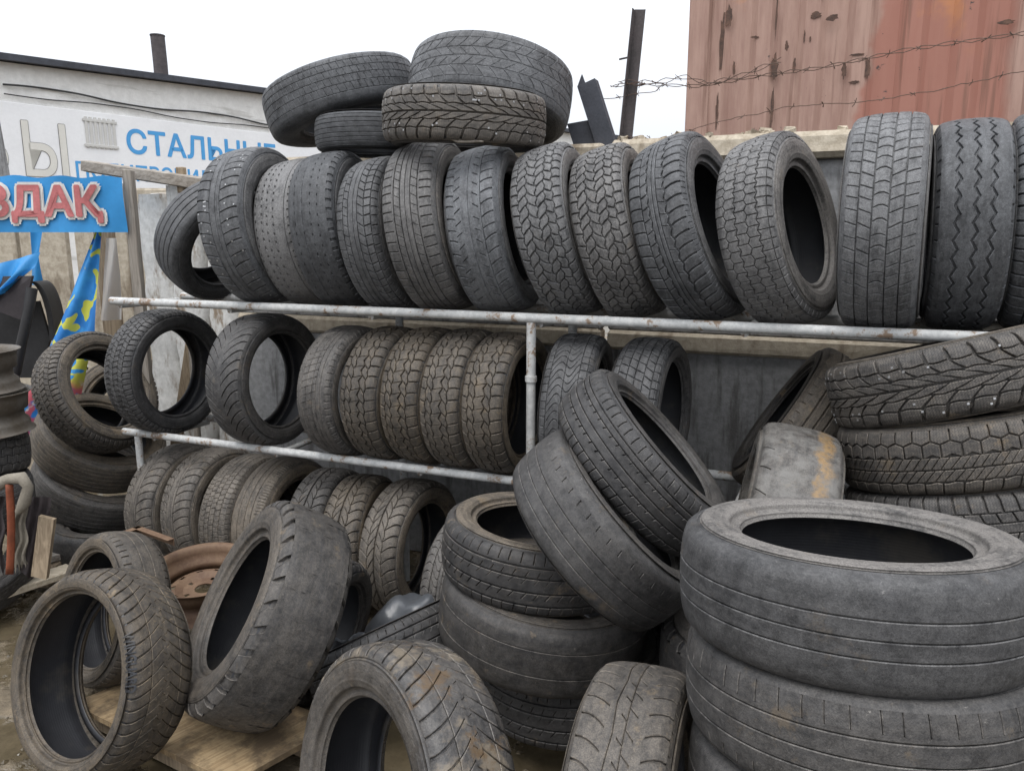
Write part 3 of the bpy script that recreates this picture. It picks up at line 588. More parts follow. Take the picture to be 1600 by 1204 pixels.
PAT = {
 'rib4': (60, .006, strips([(-.62, .05), (-.22, .05), (.2, .05), (.6, .05)])),
 'dirA': (46, .0055, [rb(-.30, -.02), rb(.0, .10), rb(.10, .2), rb(.22, .62, curve(.55), .10), rb(.62, 1.05, curve(.55), .13), rb(1.05, 1.3), rb(-.62, -.33, curve(.5), .10), rb(-1.05, -.62, curve(.5), .13), rb(-1.3, -1.05)]),
 'dash': (58, .004, [rb(-1.3, -.93), rb(-.93, -.86, 0, .3), rb(-.86, -.55), rb(-.55, -.46, lin(2), .35, 1, 0, 0, .3), rb(-.46, -.25), rb(-.25, -.17, lin(2), .3), rb(-.17, .1), rb(.1, .18, lin(2), .3, 1, 0, 0, .5), rb(.18, .7), rb(.72, .86), rb(.86, 1.1, 0, .22), rb(1.1, 1.3)]),
 'dash2': (52, .004, [rb(-1.3, -.7), rb(-.7, -.66, 0, .3), rb(-.66, -.3), rb(-.29, -.26, 0, .15), rb(-.26, .1), rb(.1, .15, lin(2), .25), rb(.15, .45), rb(.45, .5, lin(2), .25, 1, 0, 0, .5), rb(.5, .88), rb(.88, 1.16, 0, .3), rb(1.16, 1.3)]),
 'asym': (54, .006, [rb(-1.28, -.66, lin(.25), .07), rb(-.62, -.36, lin(1.1), .10), rb(-.32, -.06), rb(-.035, .16), rb(.20, .52, lin(1.6), .15), rb(.56, .88, lin(-.4), .14), rb(.92, 1.3, lin(-.2), .10)]),
 'tour': (58, .006, [rb(-1.3, -1.08), rb(-1.08, -.6, lin(.12), .11), rb(-.6, -.54), rb(-.49, -.25, lin(1.5), .06), rb(-.21, -.02), rb(.005, .2), rb(.24, .5, lin(1.5), .06), rb(.54, .6), rb(.6, 1.08, lin(-.12), .13), rb(1.08, 1.3)]),
 'worndir': (46, .0045, [rb(-1.3, -1.0), rb(-1.0, -.62, curve(1.0), .12), rb(-.62, -.36, lin(-1.2), .10), rb(-.36, -.02), rb(-.008, .18), rb(.18, .42, lin(1.4), .09), rb(.42, .5), rb(.52, 1.02, curve(1.2), .12), rb(1.02, 1.3)]),
 'at': (50, .007, [rb(-1.26, -.74, lin(.5), .15, 1, 0, .05), rb(-.69, -.34, lin(-1.3), .16, 1, .05, .06, .45), rb(-.28, .08, lin(1.5), .15, 1, .06, .06, .1), rb(.14, .46, lin(-1.3), .16, 1, .06, .05, .55), rb(.51, .80, lin(1.0), .15, 1, .05, .05, .3), rb(.85, 1.26, lin(-.5), .16, 1, .04, 0, .2)]),
 'dir3': (50, .006, [rb(-1.28, -.55, curve(.6), .12), rb(-.51, -.26, lin(-.8), .08, 1, 0, .05), rb(-.2, -.06), rb(-.03, .10), rb(.13, .38, lin(.8), .05, 1, 0, .06), rb(.45, 1.05, curve(.8), .15, 1, .05, 0), rb(1.05, 1.3, 0, .08, 2)]),
 'hex': (60, .0055, [rb(-1.28, -.68, 0, .07, 1, 0, .05), rb(-.64, -.25, 0, .08, 1, .05, .05, .5), rb(-.21, .18, 0, .08, 1, .05, .05), rb(.22, .60, 0, .08, 1, .05, .05, .5), rb(.64, 1.0, 0, .07, 1, .05, 0), rb(1.03, 1.3, 0, .13)]),
 'all5': (56, .006, [rb(-1.3, -1.0), rb(-1.0, -.66, lin(.8), .07), rb(-.62, -.26, lin(1.1), .08), rb(-.22, .2, ab(1.3), .08), rb(.24, .60, lin(-1.1), .08), rb(.64, 1.0, lin(-.8), .07), rb(1.0, 1.3)]),
 'zig': (40, .0065, [rb(-1.3, -1.05, 0, .12), rb(-1.05, -.56, 0, 0, 1, 0, .075), rb(-.47, -.02, 0, 0, 1, .075, .075), rb(.07, .46, 0, 0, 1, .075, .075), rb(.55, 1.05, 0, 0, 1, .075, 0), rb(1.05, 1.3, 0, .14)]),
 'lat': (52, .007, [rb(-1.28, -.55, curve(.4), .15), rb(-.5, -.2, lin(.8), .12), rb(-.15, .15), rb(.2, .5, lin(-.8), .12), rb(.55, 1.28, curve(.4), .16)]),
 'grid': (76, .0045, [rb(-1.28, -.82, lin(.2), .10), rb(-.79, -.47, lin(-.8), .09, 1, 0, 0, .4), rb(-.44, -.12, lin(-.8), .09), rb(-.09, .24, lin(-.8), .09, 1, 0, 0, .5), rb(.27, .62, lin(-.8), .08), rb(.65, 1.0, lin(.2), .08), rb(1.0, 1.28, 0, .16)]),
 'gridw': (76, .0022, [rb(-1.28, -.82, lin(.2), .08), rb(-.80, -.47, lin(-.8), .07, 1, 0, 0, .4), rb(-.45, -.12, lin(-.8), .07), rb(-.10, .24, lin(-.8), .07, 1, 0, 0, .5), rb(.26, .62, lin(-.8), .06), rb(.64, 1.28)]),
 'sparse': (60, .003, [rb(-1.3, -.9, 0, .1), rb(-.9, -.66), rb(-.64, -.3, lin(-.9), .05), rb(-.285, .1, lin(-.9), .05), rb(.115, .34, lin(-.9), .05), rb(.36, .62), rb(.63, .9), rb(.9, 1.28, 0, .16)]),
 'stud': (34, .0085, mirror([rb(.04, .30, lin(3.4), .16, 1, 0, .03), rb(.345, .64, lin(1.7), .15, 1, .03, .03, .3), rb(.69, 1.26, lin(.35), .17, 1, .03, 0, .15)])),
 'swirl': (40, .0016, mirror([rb(.03, .35, ab(2.2), .07), rb(.37, .75, curve(1.6), .08), rb(.76, 1.1, curve(.6), .09), rb(1.1, 1.3)])),
 'comb': (70, .007, [rb(-1.26, -.80, lin(.6), .16), rb(-.76, -.44, lin(-1.3), .15, 1, .03, .03), rb(-.40, -.06, lin(1.3), .15, 1, .03, .03, .5), rb(-.02, .32, lin(-1.3), .15, 1, .03, .03), rb(.36, .70, lin(1.3), .15, 1, .03, .03, .5), rb(.74, 1.26, lin(-.5), .20)]),
 'vdir': (42, .006, mirror([rb(.0, .14), rb(.14, .5, curve(1.7, 0, 1.6), .09), rb(.5, 1.12, curve(1.7, 0, 1.6), .14), rb(1.12, 1.3)])),
 'winter': (38, .0075, [rb(-1.27, -.70, lin(.35), .12, 1, 0, .05), rb(-.63, -.33, lin(1.4), .13, 1, .05, .06, .3), rb(-.26, .20, lin(-.5), .05, 1, .07, .09, .6), rb(.28, .56, lin(1.3), .12, 1, .08, .05, .1), rb(.62, 1.27, curve(.5), .13, 1, .05, 0, .4)]),
 'winter2': (46, .006, [rb(-1.27, -.74, lin(.5), .15, 1, 0, .04), rb(-.70, -.40, lin(1.2), .15, 1, .04, .04, .3), rb(-.36, -.04), rb(-.015, .14), rb(.18, .52, curve(.9), .09), rb(.52, 1.22, curve(.9), .13), rb(1.22, 1.3)]),
 'wave': (58, .0055, [rb(-1.28, -.80, 0, .09), rb(-.77, -.1, lambda a: .9 * np.sin(a * 5), .10, 1, 0, 0, 0, 1, 8), rb(-.08, .55, lambda a: .9 * np.sin(a * 6 + 1), .13, 1, 0, 0, 0, 1, 8), rb(.58, .9, 0, .09), rb(.93, 1.28, 0, .08)]),
 'chev': (50, .006, [rb(-1.28, -.80, lin(.4), .10), rb(-.76, -.36, lin(.9), .11), rb(-.32, .02, lin(1.2), .10), rb(.06, .42, lin(.9), .10), rb(.46, .82, ab(1.4), .13), rb(.86, 1.05, 0, .08), rb(1.07, 1.28, 0, .10)]),
 'fine': (64, .0045, [rb(-1.3, -1.0, 0, .06), rb(-1.0, -.5), rb(-.47, .0), rb(.03, .4), rb(.43, .62), rb(.62, 1.1, 0, .10, 2), rb(1.1, 1.3)]),
 'tree': (40, .0075, mirror([rb(.05, .42, lin(2.4), .13, 1, 0, .03), rb(.46, .82, curve(1.5), .12, 1, .03, 0, .35), rb(.82, 1.26, curve(1.5), .15, 1, 0, 0, .35)])),
 'vfine': (52, .0055, mirror([rb(.0, .12, lin(1.5), .03), rb(.12, .52, curve(1.5, 0, 1.5), .07), rb(.535, .8, curve(1.5, 0, 1.5), .12), rb(.8, 1.24, curve(1.5, 0, 1.5), .15), rb(1.24, 1.3)])),
 'brick': (36, .007, [rb(-1.26, -.66, 0, .10, 1, 0, .05), rb(-.61, -.22, 0, .10, 1, .05, .05, .5), rb(-.17, .22, 0, .10, 1, .05, .05), rb(.27, .64, 0, .10, 1, .05, .05, .5), rb(.69, 1.26, 0, .10, 1, .05, 0)]),
 'lines': (60, .004, strips([(-.95, .02), (-.7, .025), (-.42, .03), (-.1, .03), (.22, .03), (.5, .025), (.75, .025), (.98, .02)])),
 'summer': (56, .0065, [rb(-1.3, -1.1), rb(-1.1, -.74, lin(.3), .06), rb(-.67, -.46), rb(-.46, -.24, lin(1.6), .09), rb(-.18, .10), rb(.10, .28, lin(1.8), .05), rb(.34, .56, lin(1.2), .05), rb(.56, .66), rb(.72, .80), rb(.80, 1.22, curve(-.5), .07), rb(1.22, 1.3)]),
 'slick2': (60, .003, strips([(-.30, .02), (.55, .018)])),
 'slick': (60, .003, strips([])),
 'lugs': (30, .011, [rb(-1.34, -.92, lin(.7), .30), rb(-.92, .92), rb(.92, 1.34, lin(-.7), .30)]),
 'worn3': (54, .0042, [rb(-1.3, -.36), rb(-.335, .0), rb(.025, .375), rb(.40, 1.3)]),
 'bald': (26, .004, [rb(-1.3, -1.16), rb(-1.16, -.80, lin(.5), .035), rb(-.80, 1.3)]),
 'worn3s': (52, .0042, [rb(-1.3, -.95), rb(-.95, -.70, lin(.2), .03), rb(-.70, -.42), rb(-.395, -.02), rb(.005, .41), rb(.435, .55), rb(.55, .98, lin(-.15), .035), rb(.98, 1.3)]),
 'faint': (46, .0035, [rb(-1.3, -.63), rb(-.61, -.24), rb(-.22, .16), rb(.18, .62), rb(.62, .82, curve(.5), .06), rb(.82, 1.3)]),
 'eco': (62, .006, [rb(-1.3, -1.12), rb(-1.12, -.72, lin(.4), .10), rb(-.68, -.40), rb(-.40, -.30, lin(1.2), .14), rb(-.26, .02), rb(.06, .30), rb(.30, .40, lin(1.2), .10), rb(.44, .62), rb(.66, .74), rb(.74, 1.14, curve(.4), .10), rb(1.14, 1.3)]),
 'hexw': (44, .0075, [rb(-1.28, -.72, lin(.2), .10, 1, 0, .04), rb(-.66, -.30, lin(1.6), .13, 2, .0, .0), rb(-.25, .12, lin(1.4), .12, 2, 0, 0, .4), rb(.18, .58, 0, .09, 1, .06, .06), rb(.64, 1.06, 0, .08, 1, .06, 0, .5), rb(1.06, 1.3)]),
 'rib3': (50, .0065, [rb(-1.3, -1.0), rb(-1.0, -.80, 0, .05), rb(-.80, -.44), rb(-.36, -.05), rb(.03, .36), rb(.44, .8), rb(.8, 1.0, 0, .05), rb(1.0, 1.3)]),
 'vein': (40, .0045, [rb(-1.3, -1.0), rb(-1.0, -.36, curve(1.1), .085), rb(-.36, -.20, 0, 0, 1, 0, .035, 0, .34), rb(-.175, -.05, 0, 0, 1, .035, 0, 0, .34), rb(-.05, .10, lin(1.8), .07, 1), rb(.12, .34, lin(1.8), .09, 1, 0, 0, .35), rb(.34, .56), rb(.56, 1.14, curve(1.0), .085, 1, 0, 0, .4), rb(1.14, 1.3, 0, .12)]),
 'slits': (54, .0045, [rb(-1.3, -.8, 0, .12), rb(-.8, -.3), rb(-.28, .2), rb(.22, .7), rb(.7, 1.05, 0, .16), rb(1.05, 1.3)]),
 'wav2': (60, .0055, mirror([rb(.0, .08), rb(.10, .5, lambda a: .5 * np.sin(a * 9), .09, 1, 0, 0, 0, 1, 6), rb(.54, 1.28, lambda a: .4 * np.sin(a * 6), .10, 1, 0, 0, 0, 1, 6)])),
}
def tread_arrays(pf, pat, seed, nseg):
    n, dep, ribs = PAT[pat]; dep *= 1.2; rg = np.random.default_rng(seed); VV = []; FF = []; SS = []; WW = []; BB = []; off = 0
    def push(th, z, r, F, sm, wr=0.0):
        nonlocal off
        VV.append(np.stack([r * np.cos(th), r * np.sin(th), z], -1).reshape(-1, 3)); BB.append((np.asarray(th) * pf.R).reshape(-1)); FF.append(F + off); SS.append(np.full(len(F), sm)); WW.append(np.broadcast_to(wr, (len(F),))); off += len(VV[-1])
    # groove floor
    A = np.r_[-1.36, np.linspace(-1.30, 1.30, 25), 1.36]; D = np.where(abs(A) > 1.33, 0.0, np.where(abs(A) > 1.27, dep * .5, dep)); th = np.linspace(0, 2 * np.pi, nseg, endpoint=False)
    z, r = pf.at(A, D); i, j = np.meshgrid(np.arange(len(A) - 1), np.arange(nseg), indexing='ij'); j2 = (j + 1) % nseg
    F = np.stack([i * nseg + j, i * nseg + j2, (i + 1) * nseg + j2, (i + 1) * nseg + j], -1).reshape(-1, 4)
    push(np.broadcast_to(th, (len(A), nseg)), np.broadcast_to(z[:, None], (len(A), nseg)), np.broadcast_to(r[:, None], (len(A), nseg)), F, True)
    ch = .0015; pitch_len = 2 * np.pi * pf.R / n
    jit = rg.normal(0, .06, n); jit[-1] = 0
    for rb_ in ribs:
        m = rb_['m']; cnt = n * m; a0, a1 = rb_['a0'], rb_['a1']; w = rb_['w']; f = rb_['f'] if callable(rb_['f']) else (lambda a: 0 * a)
        K = rb_['K'] or max(2, int(math.ceil((a1 - a0) / .16))); Mq = 4 if (rb_['zl'] or rb_['zr']) else 2
        if w == 0: Mq = max(Mq, int(math.ceil(nseg / n)))
        s = np.linspace(0, 1, K + 1); t = np.linspace(0, 1, Mq + 1)
        k = np.arange(cnt)[:, None, None]; base = (k + rb_['ph']) / m
        wear = rg.normal(0, .0016 if pat == 'lugs' else .0003, cnt)[:, None, None] if w else 0
        il = 0 if any(abs(o_['a1'] - a0) < 1e-6 for o_ in ribs) else 1; ir = 0 if any(abs(o_['a0'] - a1) < 1e-6 for o_ in ribs) else 1
        def P3(ss, tt, ins, depth):
            ia = ins / pf.u; ib = (ins / pitch_len) if w else 0
            an = a0 + (a1 - a0) * ss
            b0 = f(an) + w / 2 / m + ib; b1 = f(an) + (1 - w / 2) / m - ib
            bb = base + b0 + (b1 - b0) * tt
            zz = bb * rb_['zp'] * m
            L_ = a0 + rb_['zl'] * tri(zz) + ia * il; R_e = a1 + rb_['zr'] * tri(zz) - ia * ir
            a = L_ + (R_e - L_) * ss
            bj = bb + np.interp(bb % n, np.arange(n + 1), np.r_[jit, jit[0]])
            z_, r_ = pf.at(a, depth); return bj * 2 * np.pi / n, z_, r_
        # top surface
        sg, tg = np.meshgrid(s, t, indexing='ij'); th_, z_, r_ = P3(sg[None], tg[None], ch, 0 * wear + (wear if np.ndim(wear) else 0))
        nv = (K + 1) * (Mq + 1); ii, jj = np.meshgrid(np.arange(K), np.arange(Mq), indexing='ij')
        q = np.stack([ii * (Mq + 1) + jj, ii * (Mq + 1) + jj + 1, (ii + 1) * (Mq + 1) + jj + 1, (ii + 1) * (Mq + 1) + jj], -1).reshape(-1, 4)
        F = (q[None] + (np.arange(cnt) * nv)[:, None, None]).reshape(-1, 4)
        sh = np.broadcast_shapes(th_.shape, z_.shape, r_.shape); push(np.broadcast_to(th_, sh), np.broadcast_to(z_, sh), np.broadcast_to(r_, sh), F, True)
        # chamfer and walls
        sides = ([np.stack([0 * t, t], 1)] if il else []) + ([np.stack([0 * t + 1, t], 1)[::-1]] if ir else [])
        if w: sides += [(np.stack([s, 0 * s], 1))[::-1], np.stack([s, 0 * s + 1], 1)]
        for e in sides:
            ne = len(e); lay = []
            for ins, dd in ((ch, 0.0), (0.0, ch), (-.0004, dep + .0006)): lay.append(P3(e[None, None, :, 0], e[None, None, :, 1], ins, dd))
            th_ = np.concatenate([np.broadcast_to(x[0], (cnt, 1, ne)) for x in lay], 1); z_ = np.concatenate([np.broadcast_to(x[1], (cnt, 1, ne)) for x in lay], 1); r_ = np.concatenate([np.broadcast_to(x[2], (cnt, 1, ne)) for x in lay], 1)
            ii, jj = np.meshgrid(np.arange(2), np.arange(ne - 1), indexing='ij'); q = np.stack([ii * ne + jj, (ii + 1) * ne + jj, (ii + 1) * ne + jj + 1, ii * ne + jj + 1], -1).reshape(-1, 4)
            F = (q[None] + (np.arange(cnt) * 3 * ne)[:, None, None]).reshape(-1, 4); push(th_, z_, r_, F, False, np.tile(np.repeat([1.0, 0.0], ne - 1), cnt))
    return np.concatenate(VV), np.concatenate(FF), np.concatenate(SS), np.concatenate(WW), np.concatenate(BB)
def np_mesh(name, V, F, Sm, Wr=None):
    me = bpy.data.meshes.new(name); nF = len(F)
    me.vertices.add(len(V)); me.vertices.foreach_set('co', V.astype(np.float32).ravel())
    me.loops.add(nF * 4); me.loops.foreach_set('vertex_index', F.astype(np.int32).ravel())
    me.polygons.add(nF); me.polygons.foreach_set('loop_start', np.arange(0, nF * 4, 4, dtype=np.int32)); me.polygons.foreach_set('use_smooth', np.asarray(Sm, bool))
    me.update(calc_edges=True)
    if Wr is not None: at_ = me.attributes.new('wear', 'FLOAT', 'FACE'); at_.data.foreach_set('value', Wr.astype(np.float32))
    return me
def lathe_np(prof, nseg):
    th = np.linspace(0, 2 * np.pi, nseg, endpoint=False); p = np.array(prof)
    V = np.stack([p[:, 1][:, None] * np.cos(th), p[:, 1][:, None] * np.sin(th), np.broadcast_to(p[:, 0][:, None], (len(p), nseg))], -1).reshape(-1, 3)
    i, j = np.meshgrid(np.arange(len(p) - 1), np.arange(nseg), indexing='ij'); j2 = (j + 1) % nseg
    return V, np.stack([i * nseg + j, i * nseg + j2, (i + 1) * nseg + j2, (i + 1) * nseg + j], -1).reshape(-1, 4)
def warp(V, seed, R, amp):
    """slight out-of-round sag of an old tyre without a rim"""
    th = np.arctan2(V[:, 1], V[:, 0]); rg = np.random.default_rng(seed); k = 1 + amp * np.cos(2 * th + rg.uniform(0, 6)) + amp * .5 * np.cos(3 * th + rg.uniform(0, 6)); V = V.copy(); V[:, :2] *= k[:, None]
    V[:, 2] += amp * .8 * R * np.cos(2 * th + rg.uniform(0, 6)); return V
def make_tyre(name, c, az, el, R, W, r, pat, label, group, dust=.5, brown=.2, mat='rubber', sd=None, sipe=0.0, near=False, spin=0.0, studs=False, amp=.006, seed=0):
    root = empty(name, (c[0], c[1], c[2])); tag(root, label, 'tyre', group)
    a = Vector((math.cos(el) * math.cos(az), math.cos(el) * math.sin(az), math.sin(el))); t_ = Vector((0, 0, 1)) if abs(a.z) < .9 else Vector((0, 1, 0))
    b_ = t_.cross(a).normalized(); d_ = a.cross(b_); m3 = Matrix((b_, d_, a)).transposed() @ Matrix.Rotation(spin, 3, 'Z'); root.rotation_euler = m3.to_euler()
    pf = Prof(R, W, r); nseg = 128 if near else 88
    sd = dust * 1.15 + .08 if sd is None else sd
    def part(nm, V, F, Sm, mt, Wr=None, fr_=None):
        V = warp(V, seed, R, amp)
        if pat == 'lugs' and nm == 'tread': V[:, :2] *= (1 + np.random.default_rng(seed).normal(0, .0022, len(V)))[:, None]
        me = np_mesh(nm, V, F, Sm, Wr)
        if fr_ is not None: at_ = me.attributes.new('fr', 'FLOAT', 'POINT'); at_.data.foreach_set('value', np.repeat(fr_, nseg).astype(np.float32))
        o = link(nm, me, root, mt); o['dust'] = float(sd if nm == 'sidewall' else dust); o['brown'] = float(min(1, brown + .15) if nm == 'sidewall' else brown); o['seed'] = float(seed % 97) * .137; return o
    ta = tread_arrays(pf, pat, seed, nseg); o = part('tread', ta[0], ta[1], ta[2], mat, ta[3]); o['sipe'] = float(sipe); at_ = o.data.attributes.new('sb', 'FLOAT', 'POINT'); at_.data.foreach_set('value', ta[4].astype(np.float32))
    lim = 1.36 * pf.u; k0 = np.searchsorted(pf.L, lim); z0, r0 = pf.at(1.36)
    p = np.vstack([[float(z0), float(r0)], pf.p[k0:]]); h = R - r
    # moulded rings on the sidewall
    fr = (p[:, 1] - r) / h; p[:, 0] += .0016 * np.exp(-((fr - .70) / .012) ** 2) + .0014 * np.exp(-((fr - .33) / .014) ** 2) + .0010 * np.exp(-((fr - .52) / .010) ** 2)
    V, F = lathe_np(p, nseg); part('sidewall', V, F, np.ones(len(F)), mat, None, fr)
    q = p.copy(); q[:, 0] *= -1; V, F = lathe_np(q[::-1], nseg); part('sidewall', V, F, np.ones(len(F)), mat, None, fr[::-1])
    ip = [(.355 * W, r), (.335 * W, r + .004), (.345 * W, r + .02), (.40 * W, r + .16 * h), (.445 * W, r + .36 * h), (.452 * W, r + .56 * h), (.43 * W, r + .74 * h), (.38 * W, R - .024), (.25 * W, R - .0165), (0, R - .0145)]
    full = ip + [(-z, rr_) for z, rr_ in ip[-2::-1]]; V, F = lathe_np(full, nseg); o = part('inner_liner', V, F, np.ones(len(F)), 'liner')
    if studs:
        rg = np.random.default_rng(seed); Vs = []; Fs = []; n = 0
        for i in range(90):
            aa = rg.choice([-1, 1]) * rg.choice([.5, .58, .78, .92]); tt = rg.uniform(0, 2 * np.pi); z_, r_ = pf.at(aa, -.0012); e1 = np.array([-math.sin(tt), math.cos(tt), 0]); e2 = np.array([0, 0, 1.]); cc = np.array([r_ * math.cos(tt), r_ * math.sin(tt), z_]); er = np.array([math.cos(tt), math.sin(tt), 0])
            for lv in (0, -.003): Vs += [cc + er * lv + (e1 * sx + e2 * sy) * .0028 for sx, sy in ((-1, -1), (1, -1), (1, 1), (-1, 1))]
            Fs += [(n, n + 1, n + 2, n + 3)] + [(n + k, n + 4 + k, n + 4 + (k + 1) % 4, n + (k + 1) % 4) for k in range(4)]; n += 8
        o = part('studs', np.array(Vs), np.array(Fs), np.zeros(len(Fs)), 'stud'); o['kind'] = 'stuff'
    return root, pf
